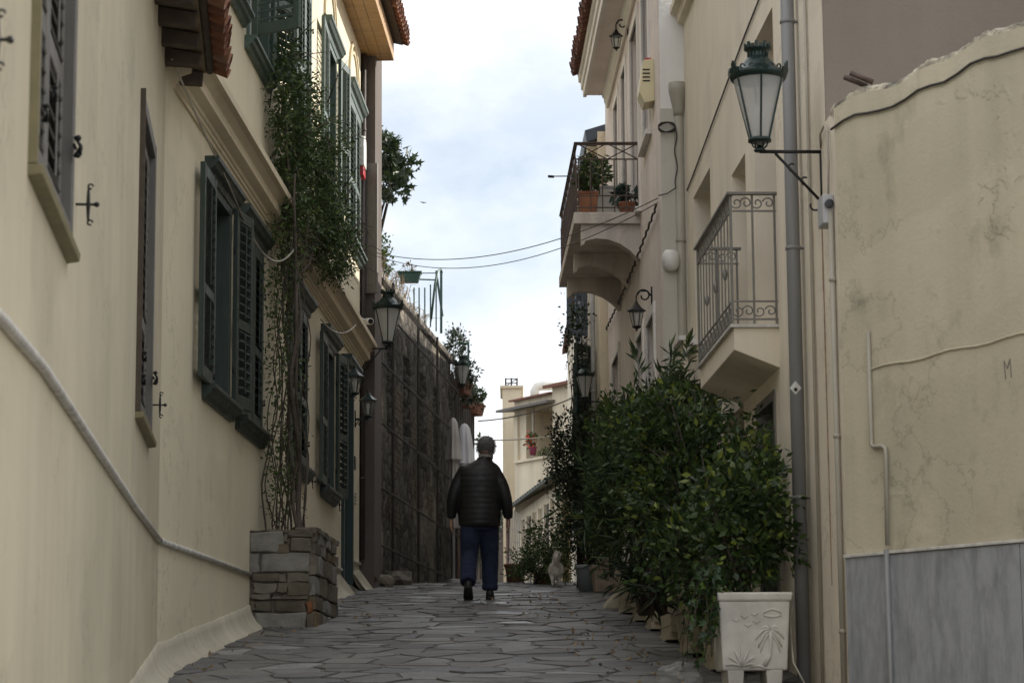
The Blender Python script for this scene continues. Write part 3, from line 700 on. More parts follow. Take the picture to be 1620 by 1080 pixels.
# ================================================================== left: big cream house
H2 = thing('house', 'tall cream house with green louvred shutters, a moulded cornice and honey wood eaves', 'house', (-3.6, 23, 0))
GW = dict(z0=2.52, z1=4.03); UW = dict(z0=5.74, z1=7.42)
holes = [(17.93, 18.83, 2.52, 4.03), (19.5, 20.72, 2.5, 4.03), (22.72, 24.0, 2.52, 4.03), (25.62, 26.45, 2.52, 4.03), (27.52, 28.62, 1.0, 4.07, .3),
         (18.15, 19.35, 5.88, 7.42), (19.78, 20.95, 5.74, 7.42), (22.95, 24.15, 5.74, 7.42), (25.6, 26.55, 5.74, 7.42), (28.05, 29.4, 5.74, 7.42)]
wall_mesh(L2, SEAM, 29.62, -2.0, 8.44, holes, .16, thick=5).build('wall', 'cream_far', H2)
for (d0, d1, z0, z1, *e), mode in zip(holes, ('open', 'closed', 'closed', 'open', 'door', 'closed', 'half', 'closed', 'open', 'closed')):
    up_ = z0 > 5; mt = 'wood_green' if up_ else 'wood_grey'
    if mode == 'door': continue
    window(H2, L2, d0, d1, z0, z1, mt, le=.26 if mode == 'open' else .16, lint=True)
    hw = (d1 - d0) / 2
    if mode == 'closed':
        shutter(H2, L2, d0 + .005, .012, z0, z1, hw - .01, rad(1), 1, mt); shutter(H2, L2, d1 - .005, .012, z0, z1, hw - .01, rad(1), -1, mt)
        latch(H2, L2, d1 + .0, z0 + .25, .035, .7); latch(H2, L2, d1 + .0, z1 - .35, .035, .7)
    elif mode == 'open':
        shutter(H2, L2, d0 - .05, .045, z0 - .03, z1 + .04, .66, rad(178.5), 1, mt); shutter(H2, L2, d1 + .03, .06, z0 - .03, z1 + .04, .46, rad(172), -1, mt)
        latch(H2, L2, d1 + .03, z0 + .25, .045, .7); latch(H2, L2, d1 + .03, z1 - .3, .045, .7); latch(H2, L2, d0 - .3, z0 + .02, .09, .6)
    else:
        shutter(H2, L2, d0 - .02, .05, z0, z1, .5, rad(120), 1, mt); shutter(H2, L2, d1 + .02, .05, z0, z1, .46, rad(160), -1, mt)
    if not up_: shutter_dog(H2, L2, d1 + (.36 if mode == 'open' else .22), z0 - .10, .03, .75)
# cornice of three stepped mouldings
CP = [(-.02, 4.36), (.018, 4.36), (.022, 4.385), (.034, 4.39), (.038, 4.415), (.05, 4.42), (.055, 4.45), (.125, 4.475), (.125, 4.555), (.17, 4.60), (.215, 4.605), (.215, 4.665), (.02, 4.70), (-.02, 4.70)]
MB().prof(L2, CP, SEAM + .25, 29.66).build('cornice', 'cornice', H2)
# blind arches over the far upper windows
for c_ in (26.08, 28.72):
    for rr_, w_, o_ in ((.62, .055, .028), (.50, .035, .02)):
        mb = MB(); n = 18
        for i in range(n + 1):
            a = math.pi * i / n
            for r_, oo in ((rr_, 0), (rr_, o_), (rr_ - w_, o_), (rr_ - w_, 0)): mb.v.append(L2(c_ + r_ * math.cos(a), oo, 7.66 + r_ * .95 * math.sin(a)))
        for i in range(n):
            for j in range(4): mb.f.append((i * 4 + j, i * 4 + (j + 1) % 4, i * 4 + 4 + (j + 1) % 4, i * 4 + 4 + j))
        mb.build('blind_arch', 'cornice', H2)
roof2 = MB().prof(L2, [(-5, 10.0), (-5, 9.9), (.50, 8.60), (.50, 8.64)], SEAM - .2, 30.05).build('roof', 'brown_wood', H2)
for j, (o0, o1) in enumerate(((-.02, .105), (.11, .235), (.24, .365))):
    MB().box(L2, SEAM + .1, 29.98, o0, o1, 8.40, 8.425).build('soffit_board', 'honey', roof2)
MB().box(L2, SEAM + .1, 29.99, .366, .39, 8.385, 8.60).build('fascia_board', 'honey', roof2)
MB().box(L2, 29.98, 30.0, -.3, .39, 8.385, 8.62).build('verge_board', 'honey', roof2)
tiles(roof2, L2, 22.0, 30.02, .58, 8.60, 'tile', 2)
# door
dm = MB(); dm.box(L2, 27.52, 27.60, -.28, .035, 1.2, 4.07); dm.box(L2, 28.54, 28.62, -.28, .035, 1.2, 4.07); dm.box(L2, 27.60, 28.54, -.28, .033, 3.98, 4.07)
door2 = dm.build('door', 'wood_dkgreen', H2, bev=.006)
MB().prof(L2, lintel_prof(4.16, 1.2), 27.42, 28.74).build('lintel', 'wood_dkgreen', door2)
for a0, a1 in ((27.6, 28.06), (28.08, 28.54)):
    q = MB(); q.box(L2, a0, a1, -.27, -.22, 1.2, 3.98)
    for c0, c1 in ((1.8, 2.5), (2.62, 3.3), (3.42, 3.88)): q.box(L2, a0 + .09, a1 - .09, -.221, -.205, c0, c1)
    q.build('door_leaf', 'wood_dkgreen', door2, bev=.004)
MB().box(L2, 27.45, 28.7, -.2, .10, 1.2, zg(28.2) + .05).build('doorstep', 'rubble_grey', door2)
ribbon(L2, [(SEAM - .02, 1.215), (18, 1.235), (20.24, 1.25)], SP).build('string_course', 'marble_strip', H2, smooth=True)
ribbon(L2, [(22.0, 1.70), (27.45, 1.74)], SP).build('string_course', 'marble_strip', H2, smooth=True)
ribbon(L2, [(28.7, 1.93), (29.64, 1.95)], SP).build('string_course', 'marble_strip', H2, smooth=True)

CS = [(.0, .19), (.010, .185), (.020, .137), (.036, .091), (.06, .053), (.095, .023), (.17, -.03)]; fm = MB(); rings_ = [(L1, 9 + k * .12) for k in range(57)] + [(None, SEAM)] + [(L2, SEAM + .16 + k * .12) for k in range(35)]; rings_ = [q_ for q_ in rings_ if q_[0] is not L1 or q_[1] < SEAM - .15] + []
for f_, d_ in rings_:
    j = .022 * noise.noise(Vector((d_ * 2.1, 1, 0))) + .010 * noise.noise(Vector((d_ * 7, 5, 0)))
    for k, (o_, dz) in enumerate(CS):
        oo = o_ + (j if k > 2 else 0); zz = zg(d_) + dz + (j if k < 2 else 0)
        if f_: fm.v.append(f_(d_, oo, zz))
        else:
            pa_, pb_ = L1(SEAM, oo, zz), L2(SEAM, oo, zz); mid_ = (pa_ + pb_) / 2; fm.v.append(Vector((mid_.x, mid_.y, zz)))
m_ = len(CS)
for i in range(len(rings_) - 1):
    for k in range(m_ - 1): fm.f.append((i * m_ + k, i * m_ + k + 1, (i + 1) * m_ + k + 1, (i + 1) * m_ + k))
fm.build('plinth', 'plinth', H2, smooth=True)
flare(L2, 22.02, 27.44, .24, .2).build('plinth', 'plinth', H2, smooth=True); flare(L2, 28.72, 29.64, .24, .2).build('plinth', 'plinth', H2, smooth=True)
pipe(L2, H2, 'drain_pipe', 'pipe_dark', 29.68, .03, 2.0, 8.38, .035, (3.0, 4.9, 6.2, 7.4))
pipe(L2, H2, 'drain_pipe', 'pipe_brown', 29.95, .10, 1.80, 4.75, .042, (2.5, 3.4, 4.3), extra=lambda mb: mb.tube([L2(29.95, .10, 1.95), L2(29.92, .11, 1.83), L2(29.85, .16, 1.76)], .046, 10), label='copper brown lower drain pipe')
q = MB(); q.box(L2, 28.95, 29.12, 0, .012, 3.05, 3.2)
for k in range(4): q.box(L2, 28.97, 29.10, .0125, .016, 2.62 + k * .04, 2.64 + k * .04)
q.build('house_plate', 'plastic_black', H2)

# stone planter built against the house -----------------------------------
PL0, PL1, PO, PT = 20.25, 22.0, .535, 1.62
ZB = zg(20.25)
planter = thing('stone_planter', 'built stone planter box of rubble blocks against the cream wall, vine growing in it', 'planter', L2(21, .27, ZB))
MB().box(L2, PL0 + .015, PL1 - .015, -.05, PO - .015, ZB - .2, PT - .02).build('core', 'mortar2', planter)
sr = random.Random(4)
def block(fr, a0, a1, c0, c1, o0, o1, mat, name='stone', j=.012):
    """rough block in facade coordinates with a chipped outline"""
    pts = [(a0, c0), ((a0 + a1) / 2, c0), (a1, c0), (a1, (c0 + c1) / 2), (a1, c1), ((a0 + a1) / 2, c1), (a0, c1), (a0, (c0 + c1) / 2)]
    pts = [(a + sr.uniform(-j, j), c + sr.uniform(-j, j) * .8) for a, c in pts]
    ca, cc_ = (a0 + a1) / 2, (c0 + c1) / 2; n = 8
    vs = [fr(a, o0, c) for a, c in pts] + [fr(a, o1 - .008, c) for a, c in pts] + [fr(a + (ca - a) * .10, o1 + sr.uniform(-.003, .004), c + (cc_ - c) * .12) for a, c in pts]
    fs = [tuple(range(2 * n, 3 * n))] + [(L * n + k, L * n + (k + 1) % n, (L + 1) * n + (k + 1) % n, (L + 1) * n + k) for L in (0, 1) for k in range(n)]
    return MB().add(vs, fs).build(name, mat, planter)
front = Line((L2(PL0, 0, 0).x, L2(PL0, 0, 0).y), (L2(PL0, PO, 0).x, L2(PL0, PO, 0).y), 1)
SX = lambda x: (x - 75) / 530 * PO
SZ = lambda y: PT - (y - 95) / 905 * (PT - ZB + .03)
for x0, y0, x1, y1, mt in [(75, 93, 200, 112, 0), (208, 92, 448, 114, 0), (455, 90, 588, 122, 0), (75, 118, 350, 300, 1), (355, 125, 398, 200, 0), (405, 168, 590, 285, 0), (395, 124, 592, 164, 0), (310, 215, 400, 295, 0),
                           (75, 306, 158, 474, 1), (178, 302, 575, 476, 1), (100, 488, 310, 552, 0), (378, 485, 575, 565, 0), (314, 490, 374, 560, 0), (105, 568, 300, 662, 0), (306, 572, 398, 650, 0), (402, 570, 570, 680, 0),
                           (95, 672, 255, 716, 0), (262, 690, 335, 715, 0), (340, 684, 570, 714, 0), (130, 726, 258, 816, 0), (80, 726, 126, 816, 0), (285, 724, 545, 826, 0), (552, 742, 605, 832, 2), (125, 834, 548, 1000, 1), (80, 828, 120, 985, 0), (553, 840, 606, 1000, 0)]:
    block(front, SX(x0), SX(x1), SZ(y1), SZ(y0), -.04, .016 + sr.uniform(-.006, .008), ('rubble', 'rubble_grey', 'brick_o')[mt])
sideL = Line((L2(PL0, PO, 0).x, L2(PL0, PO, 0).y), (L2(PL1, PO, 0).x, L2(PL1, PO, 0).y), 1)
z_ = ZB - .1
while z_ < PT - .03:
    h_ = min(sr.choice([.07, .1, .13, .17]), PT - z_); a_ = 0.0
    while a_ < sideL.len - .02:
        w_ = min(sr.choice([.14, .2, .28, .36]), sideL.len - a_)
        block(sideL, a_ + .008, a_ + w_ - .008, z_ + .007, z_ + h_ - .007, -.04, .014 + sr.uniform(-.01, .016), sr.choice(['rubble', 'rubble', 'rubble', 'rubble_grey']))
        a_ += w_
    z_ += h_
for k in range(6): block(sideL, .02 + k * .29, .29 + k * .29, PT - .02, PT + .025, -.16, .03, 'rubble', 'cap_stone', .01)
MB().box(L2, PL0 + .1, PL1 - .05, .0, PO - .12, PT - .05, PT + .004).build('soil', 'soil', planter)
MB().tube([front(.19, .02, ZB + .27), front(.19, .035, ZB + .27)], .014, 8).build('drain_hole', 'plastic_black', planter)

# ================================================================== left: dark house sliver and ruin
H3 = thing('house', 'narrow brown house front behind the cream house, grey panelled shutter folded out', 'house', (-2.4, 30.4, 0))
wall_mesh(Fac(-2.89 + .17, .0338, 1), 29.80, 30.74, -1, 8.6, [], .1, thick=5).build('wall', 'wall_brown', H3)
MB().prof(L2, [(-4.8, 9.6), (-4.8, 9.5), (.20, 8.61), (.20, 8.68)], 29.81, 30.8).build('roof', 'wall_brown', H3)
lf = MB(); sA = Vector((math.cos(rad(30)), math.sin(rad(30)), 0))
fl_ = Line((L2(29.76, .02, 0).x, 29.76), (L2(29.76, .02, 0).x + .19, 29.70))
lf.box(fl_, 0, .20, -.02, .02, 5.32, 6.98)
sh3 = lf.build('shutter', 'wood_grey2', H3, bev=.004)
q = MB()
for c0, c1 in ((5.42, 6.02), (6.12, 6.88)): q.box(fl_, .045, .155, -.026, .026, c0, c1)
q.build('panel', 'wood_grey2', sh3, bev=.004)

RU = thing('ruined_wall', 'dark ruined masonry front behind scaffold bars and debris netting, left of the walker', 'wall', (-1.6, 35, 2))
RT = 5.86
def rpt(d_, o_, z_): return L3(d_, o_, z_)
rm = wall_mesh(L3, 30.75, 39.35, .5, RT, [(32.35, 32.95, 3.9, 5.25, .12), (33.9, 34.6, 3.75, 5.2, .12), (35.6, 36.35, 3.75, 5.2, .12), (37.2, 37.95, 3.8, 5.2, .12), (37.5, 38.1, 1.6, 3.6, .25)], .12, thick=1.5)
rm.build('wall', 'ruin', RU)
for a0, a1, c0, c1, e in ((32.35, 32.95, 3.9, 5.25, .12), (33.9, 34.6, 3.75, 5.2, .12), (35.6, 36.35, 3.75, 5.2, .12), (37.2, 37.95, 3.8, 5.2, .12), (37.5, 38.1, 1.6, 3.6, .25)):
    q = MB(); q.quad(L3(a0, -e, c0), L3(a1, -e, c0), L3(a1, -e, c1), L3(a0, -e, c1)); bw = q.build('boarded_opening', 'dark_wood_fence', RU)
    if e < .2:
        for k in range(12): MB().box(L3, a0 + .04, a1 - .04, -e + .005, -e + .06, c0 + .06 + k * .11, c0 + .10 + k * .11).build('slat', 'dark_wood_fence', bw)
# brick patches: courses of bricks standing proud where the render has fallen
br = random.Random(9); bmesh_key = ('brick', 0)
bb = MB(); bb.box(W, -.105, .105, -.012, .012, -.032, .032); bme = raw_mesh(bmesh_key, bb, 'brickpatch')
cnt = 0
for a0, a1, c0, c1 in ((33.05, 33.8, 3.9, 4.6), (34.7, 35.5, 3.0, 4.5), (32.5, 33.7, 2.7, 3.75), (36.45, 37.1, 3.1, 4.9)):
    z_ = c0; row = 0
    while z_ < c1:
        a_ = a0 + (.11 if row % 2 else 0) + br.uniform(0, .05)
        while a_ < a1 - .1:
            if noise.noise(Vector((a_ * 1.7, z_ * 1.7, 3))) > -.12 and cnt < 290:
                m4 = Matrix((L3.u, L3.n, Vector((0, 0, 1)))).transposed().to_4x4(); m4.translation = L3(a_, .003 + br.uniform(-.004, .008), z_) - root_loc(RU)
                inst('brick', bme, RU, m4); cnt += 1
            a_ += .225
        z_ += .076; row += 1
q = MB()
for zz in (5.39, 4.66, 3.86, 3.02, 2.28): MB().tube([L3(30.9, .12, zz), L3(39.4, .12, zz)], .017, 6).build('scaffold_bar', 'pipe_dark', RU)
for dd in (31.1, 32.25, 34.75, 36.9, 39.3): MB().tube([L3(dd, .10, zg(dd) - .1), L3(dd, .10, RT + .05)], .022, 6).build('scaffold_post', 'pipe_dark', RU)
q = MB(); n = 26
for i in range(n + 1):
    dd = 30.95 + (39.35 - 30.95) * i / n
    for j in range(9):
        zz = zg(dd) + .02 + (RT - .1 - zg(dd)) * j / 8; q.v.append(L3(dd, .165 + .02 * noise.noise(Vector((dd * 2, zz * 2, 1))), zz))
for i in range(n):
    for j in range(8): q.f.append((i * 9 + j, i * 9 + j + 1, (i + 1) * 9 + j + 1, (i + 1) * 9 + j))
q.build('netting', 'net', RU, smooth=True)
MB().prof(L3, [(-.6, RT), (.06, RT), (.07, RT + .07), (-.6, RT + .09)], 30.75, 39.4).build('coping', 'ruin', RU)
# tumbled stones at its foot
for dd, o_, s_, lb in ((30.5, .16, .17, 'rounded grey rubble boulder below the copper drain pipe'), (32.0, .20, .22, 'flat topped dark boulder at the foot of the ruined wall')):
    bm = bmesh.new(); bmesh.ops.create_icosphere(bm, subdivisions=3, radius=1)
    for v in bm.verts:
        k = 1 + .28 * noise.noise(v.co * 1.6 + Vector((dd, 0, 0))) + .1 * noise.noise(v.co * 5); v.co = Vector((v.co.x * k * s_ * .95, v.co.y * k * s_ * 1.5, max(-.4, min(v.co.z * k, .62 if dd > 31 else .8)) * s_ * .95))
    me = bpy.data.meshes.new('boulder'); bm.to_mesh(me); bm.free(); me.materials.append(M['rubble'])
    o = bpy.data.objects.new('boulder', me); COL.objects.link(o); o.location = L3(dd if dd > 30.8 else 30.8, o_, zg(dd) + .05); tag(o, lb, 'rock', 'tumbled stones')
# plank fence beyond the ruin
FE = thing('plank_fence', 'tall dark vertical plank fence beyond the ruined wall, flower troughs on top', 'fence', L3(41, 0, 2.3))
for k in range(22):
    dd = 39.5 + k * .155; MB().box(L3, dd, dd + .143, -.05 + (k % 2) * .012, -.02 + (k % 2) * .012, 1.9, 5.72 - k * .012 + (k * 7 % 5) * .02).build('plank', 'dark_wood_fence', FE)
for zz in (2.9, 5.2): MB().box(L3, 39.45, 42.95, -.10, -.052, zz, zz + .08).build('fence_rail', 'dark_wood_fence', FE)
DO = MB(); DO.box(L3, 39.55, 40.35, .0, .05, 2.0, 4.2); dd_ = DO.build('door_panel', 'door_ochre', None, loc=L3(39.9, 0, 2.3), bev=.01)
tag(dd_, 'reddish brown door panel low beside the ruined wall', 'door')
WP = MB(); WP.tube([L3(40.5, .22, 2.2), L3(40.45, .2, 4.3)], .045, 8); tag(WP.build('standing_pipe', 'plastic_grey', None, loc=L3(40.5, .22, 2.2), smooth=True), 'pale grey upright pipe by the brown door panel', 'pipe')

# ================================================================== right: garden wall and ochre house
def eye(px, py, d_):
    u, v = (px - 810) / 3825, (540 - py) / 3825; r = fw + rt2 * u + up2 * v; return r * (d_ / r.y)
A0 = (R1(13.52, 0, 0).x, 13.52); zm = eye(1338, 883, 13.52).z
B0 = eye(1620, 860, 12.45); R0 = Line(A0, (B0.x, B0.y), 1)
if R0.n.y > 0: R0.n = -R0.n
GWL = thing('garden_wall', 'peeling ochre garden wall with grey marble cladding at the right edge', 'wall', (A0[0] + 1, 13, 0))
RTOP = lambda a: ZC0 + a * ZCK + .05 * noise.noise(Vector((a * 3, 0, 0)))
ZC0 = eye(1340, 172, 13.52).z; ZCK = (eye(1620, 52, 12.45).z - ZC0) / R0.len
gw = MB(); n = 56
for i in range(n):
    a0, a1 = i * .07, (i + 1) * .07
    gw.quad(R0(a0, 0, -1), R0(a1, 0, -1), R0(a1, 0, RTOP(a1)), R0(a0, 0, RTOP(a0)))
    gw.quad(R0(a0, 0, RTOP(a0)), R0(a1, 0, RTOP(a1)), R0(a1, -.3, RTOP(a1)), R0(a0, -.3, RTOP(a0)))
gw.quad(R0(3.92, 0, -1), R0(3.92, -.3, -1), R0(3.92, -.3, RTOP(3.92)), R0(3.92, 0, RTOP(3.92)))
gw.quad(R0(0, -.3, -1), R0(3.92, -.3, -1), R0(3.92, -.3, RTOP(3.92)), R0(0, -.3, RTOP(0)))
gw.build('wall', 'garden_wall', GWL)
cp = MB(); n = 208; prof_ = 9
for i in range(n + 1):
    a_ = -.05 + i * 3.97 / n
    for j in range(prof_):
        an = -.5 + (math.pi + 1.0) * j / (prof_ - 1)
        rr_ = .045 * (1 + .22 * noise.noise(Vector((a_ * 5, j * .9, 2))) + .30 * noise.noise(Vector((a_ * 26, j * 1.9, 5))) + .2 * noise.noise(Vector((a_ * 60, j * 3.1, 9))))
        cp.v.append(R0(a_, -.06 + rr_ * 1.1 * math.cos(an), RTOP(a_) + .0 + rr_ * math.sin(an) * 1.05))
for i in range(n):
    for j in range(prof_ - 1): cp.f.append((i * prof_ + j, i * prof_ + j + 1, (i + 1) * prof_ + j + 1, (i + 1) * prof_ + j))
cp.build('coping', 'moss', GWL)
pa = (eye(1413, 870, 13.2) - R0.a).dot(R0.u)
for a0, a1 in ((.008, .345), (.352, 1.30), (1.306, 2.25), (2.256, 3.2), (3.206, 3.9)): MB().box(R0, a0, a1, 0, .022, -1, zm).build('marble_slab', 'marble', GWL, bev=.002)
MB().box(R0, .002, .348, 0, .034, zm + .001, zm + .018).build('marble_ledge', 'marble_strip', GWL, bev=.003); MB().box(R0, .352, 3.9, 0, .034, zm + .004, zm + .021).build('marble_ledge', 'marble_strip', GWL, bev=.003)
cd = MB(); cd.tube([R0(.235, .012, 2.15), R0(.235, .014, 1.55), R0(.237, .016, 1.515), R0(.26, .018, 1.50), R0(.32, .018, 1.50), R0(.348, .02, 1.485), R0(.352, .022, 1.44), R0(.352, .03, zm + .05)], .012, 8)
cd.build('conduit', 'pipe_taupe', GWL, smooth=True)
MB().tube([R0(.349, .034, zm + .03), R0(.349, .034, -.6)], .016, 8).build('conduit', 'pipe_grey', GWL, smooth=True)
MB().tube([R0(.24 + k * .1, .004, eye(1390, 583, 13.3).z + .008 * math.sin(k * 1.3) + k * .004) for k in range(32)], .007, 5).build('surface_wire', 'garden_wall', GWL)
MB().tube([R0(-.02 + k * .1, .012, RTOP(k * .1) - .12 + .012 * noise.noise(Vector((k * .5, 3, 1)))) for k in range(39)], .008, 5).build('surface_wire', 'cable', GWL)
AM = (1606 - 1338) / 282 * R0.len; ZM = eye(1606, 584, 12.5).z
q = MB()
for a0, a1 in (((1.15, 2.03), (1.158, 1.93)), ((1.15, 2.03), (1.172, 1.985)), ((1.172, 1.985), (1.192, 2.035)), ((1.192, 2.035), (1.198, 1.935))): q.tube([R0(a0[0] - 1.172 + AM, .002, a0[1] - 1.98 + ZM), R0(a1[0] - 1.172 + AM, .002, a1[1] - 1.98 + ZM)], .0028, 4)
q.build('graffiti_letter', 'graffiti', GWL, label='letter M scrawled on the plaster')

HO = thing('house', 'ochre house on the right with a grey iron balcony and big grey drain pipe', 'house', (3, 17, 0))
rh = [(15.74, 16.72, 2.64, 4.76, .32), (17.2, 17.95, 2.64, 4.10, .32), (19.25, 20.42, 3.1, 4.47, .28), (16.0, 16.86, -.5, 2.2, .22), (17.55, 18.75, -.5, 2.3, .35)]
wall_mesh(R1, 13.85, 21.2, -1.5, 6.15, rh, .3, thick=9.5).build('wall', 'ochre', HO)
# lower corner that runs on to the garden wall, and the gable towards the camera
q = MB(); q.quad(R1(13.52, 0, -1.5), R1(13.85, 0, -1.5), R1(13.85, 0, ZC0), R1(13.52, 0, ZC0)); q.quad(R1(13.52, 0, ZC0), R1(13.85, 0, ZC0), R1(13.85, -.4, ZC0), R1(13.52, -.4, ZC0)); q.build('corner_wall', 'ochre', HO)
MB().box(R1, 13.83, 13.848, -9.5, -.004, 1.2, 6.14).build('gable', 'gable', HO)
MB().box(R1, 13.9, 26.6, -9.4, -4.6, 5.5, 14.0).build('shade_block', 'ochre', HO)  # unseen block added behind the houses to shade the near left facade
MB().prof(R1, [(-.3, 6.151), (-.3, 6.33), (.115, 6.33), (.115, 6.27), (.06, 6.25), (.05, 6.18), (0.002, 6.16), (.002, 6.151)], 13.85, 21.3).build('cornice', 'ochre', HO)
for (d0, d1, z0, z1, e), kind in zip(rh, ('balcony_door', 'window', 'window', 'door', 'passage')):
    if kind in ('balcony_door', 'window'):
        mt = 'trim'
        f_ = MB(); w = .06
        f_.box(R1, d0, d0 + w, -e, -e + .06, z0, z1); f_.box(R1, d1 - w, d1, -e, -e + .06, z0, z1); f_.box(R1, d0 + w, d1 - w, -e, -e + .058, z1 - w, z1); f_.box(R1, d0 + w, d1 - w, -e, -e + .058, z0, z0 + w); c = (d0 + d1) / 2; f_.box(R1, c - .03, c + .03, -e, -e + .055, z0 + w, z1 - w)
        fo = f_.build(kind, mt, HO, bev=.003); q = MB(); q.quad(R1(d0, -e + .012, z0), R1(d1, -e + .012, z0), R1(d1, -e + .012, z1), R1(d0, -e + .012, z1)); q.build('pane', 'pane_dark', fo)
    elif kind == 'door':
        f_ = MB(); f_.box(R1, d0, d0 + .07, -e, .012, z0, z1); f_.box(R1, d1 - .07, d1, -e, .012, z0, z1); f_.box(R1, d0 + .07, d1 - .07, -e, .010, z1 - .07, z1); f_.box(R1, d0 + .07, d1 - .07, -e, -e + .05, z0, z1 - .07)
        fo = f_.build('door', 'rail_grey', HO, bev=.004); q = MB()
        for a in (d0 + .14, d0 + .48):
            for c0 in (.6, 1.3): q.box(R1, a, a + .24, -e + .051, -e + .066, c0, c0 + .55)
        q.build('door_panel', 'rail_grey', fo, bev=.006)
    else:
        q = MB(); q.quad(R1(d0, -e, z0), R1(d1, -e, z0), R1(d1, -e, z1), R1(d0, -e, z1)); q.build('recess_back', 'ochre', HO)
# intercom on the far reveal of the recess, facing down the street
ic = Line((R1(18.74, -.04, 0).x, 18.735), (R1(18.74, -.30, 0).x, 18.735)); ic.n = Vector((0, -1, 0))
it = thing('intercom', 'grey door intercom panel in the recess under the grey balcony', 'intercom', ic(.12, 0, 1.9))
MB().box(ic, .04, .20, 0, .02, 1.93, 2.24).build('plate', 'plastic_grey', it); MB().box(ic, .06, .18, .0205, .028, 2.10, 2.19).build('speaker_slot', 'plastic_black', it)
# balcony
BA0, BA1, BO, BZ = 15.79, 17.67, .32, 2.60
bal = MB().prof(R1, [(-.02, 2.31), (.0, 2.31), (.30, 2.43), (.30, 2.578), (-.02, 2.578)], BA0, BA1).build('balcony', 'ochre', HO, bev=.004)
MB().box(R1, BA0 - .02, BA1 + .02, -.02, BO + .005, 2.579, BZ).build('balcony_floor', 'marble_strip', bal)
rl = MB(); TR = 3.49; sc_ = MB(); Zv = Vector((0, 0, 1))
rl.box(R1, BA0 - .03, BA1 + .02, BO - .035, BO + .012, TR - .018, TR); rl.box(R1, BA0 - .032, BA0 + .012, -.02, BO - .036, TR - .018, TR); rl.box(R1, BA1 - .02, BA1 + .022, -.02, BO - .036, TR - .018, TR)
for zz in (TR - .13, BZ + .15, BZ + .03):
    rl.box(R1, BA0, BA1, BO - .022, BO - .008, zz, zz + .012); rl.box(R1, BA0, BA0 + .012, 0, BO - .023, zz, zz + .012); rl.box(R1, BA1 - .012, BA1, 0, BO - .023, zz, zz + .012)
nb = 11
for k in range(nb + 1):
    a = BA0 + .008 + (BA1 - BA0 - .016) * k / nb; w = .009 if k in (0, nb) else .005
    MB().box(R1, a - w, a + w, BO - .015 - w, BO - .015 + w, BZ, TR - .018).build('baluster', 'rail_grey', bal)
    if k < nb:
        c = a + (BA1 - BA0) / nb / 2
        for zc in (TR - .075, BZ + .09): MB().tube(arc(R1(c, BO - .015, zc), .036, 0, 2 * math.pi, 10, R1.u, Zv), .005, 5, cap=False).build('scroll', 'rail_grey', bal, smooth=True)
    if k in (2, 5, 8):
        for zc in (BZ + .40,): MB().lathe(lcl(R1(a, BO - .015, zc)), [(.002, -.05), (.014, -.025), (.018, 0), (.014, .025), (.002, .05)], 8).build('bud_ornament', 'rail_grey', bal, smooth=True)
for e_ in (BA0, BA1):
    for o_ in (.012, .16): MB().box(R1, e_ - .001, e_ + .015, o_ - .007, o_ + .007, BZ, TR - .018).build('baluster', 'rail_grey', bal)
    for oc, sg in ((.05, 1), (.125, -1), (.2, 1), (.265, -1)):
        for zc in (TR - .07, BZ + .09): MB().tube(spiral(R1(e_ + .007, oc, zc), .040, .010, sg * .3, sg * 7.2, 16, R1.n, Zv), .005, 5).build('scroll', 'rail_grey', bal, smooth=True)
rl.build('railing', 'rail_grey', bal, bev=.002)
# drain pipes and conduits
pipe(R1, HO, 'drain_pipe', 'pipe_grey', 14.72, .065, -.2, 6.6, .043, (1.35, 2.9, 4.35), label='large grey drain pipe', n=16)
st = MB(); cst = R1(14.72, .065, 0) + Vector((-.012, -.0455, 0)); fs_ = lcl(cst)
st.add([fs_(0, 0, 1.98), fs_(.036, .006, 2.022), fs_(0, 0, 2.065), fs_(-.036, .006, 2.022)], [(0, 1, 2, 3)]); stk = st.build('sticker', 'sticker', HO, label='white diamond sticker on the pipe')
MB().lathe(lcl(cst + Vector((0, -.001, 2.012))), [(.001, -.012), (.011, -.006), (.011, .006), (.001, .012)], 8).build('printed_mark', 'plastic_black', stk)
pipe(R1, HO, 'conduit', 'pipe_taupe', 13.62, .02, -.3, 2.9, .016, (.5, 1.6, 2.5))
pipe(R1, HO, 'conduit', 'pipe_taupe', 14.35, .015, 0, 6.2, .01, ())
MB().tube([R1(14.02, .002, 2.98 - k * .2) for k in range(12)], [.006, .005, .007, .004, .006, .005, .004, .005, .003, .004, .003, .002], 4).build('rust_streak', 'rust', HO)
def hopper(mb): mb.lathe(lcl(R1(20.95, .055, 0)), [(.047, 5.33), (.052, 5.38), (.075, 5.50), (.088, 5.56), (.088, 5.63), (.07, 5.63)], 16)
pipe(R1, HO, 'drain_pipe', 'pipe_taupe', 20.95, .055, 1.0, 5.36, .045, (4.2,), extra=hopper, label='taupe drain pipe with hopper head')
MB().tube([R1(15.0, .008, 5.18), R1(15.7, .012, 5.0), R1(17, .01, 4.93), R1(18.5, .012, 4.80), R1(20.2, .01, 4.66), R1(20.8, .01, 4.62)], .007, 5).build('facade_cable', 'cable', HO)
for d_, z_ in ((20.55, 3.24), (19.6, 3.05)): MB().box(R1, d_ - .06, d_ + .6, .0, .10, z_ - 1.9, z_).build('gate_pier', 'ochre', HO); MB().box(R1, d_ - .09, d_ + .6, 0, .14, z_, z_ + .04).build('pier_cap', 'trim', HO)

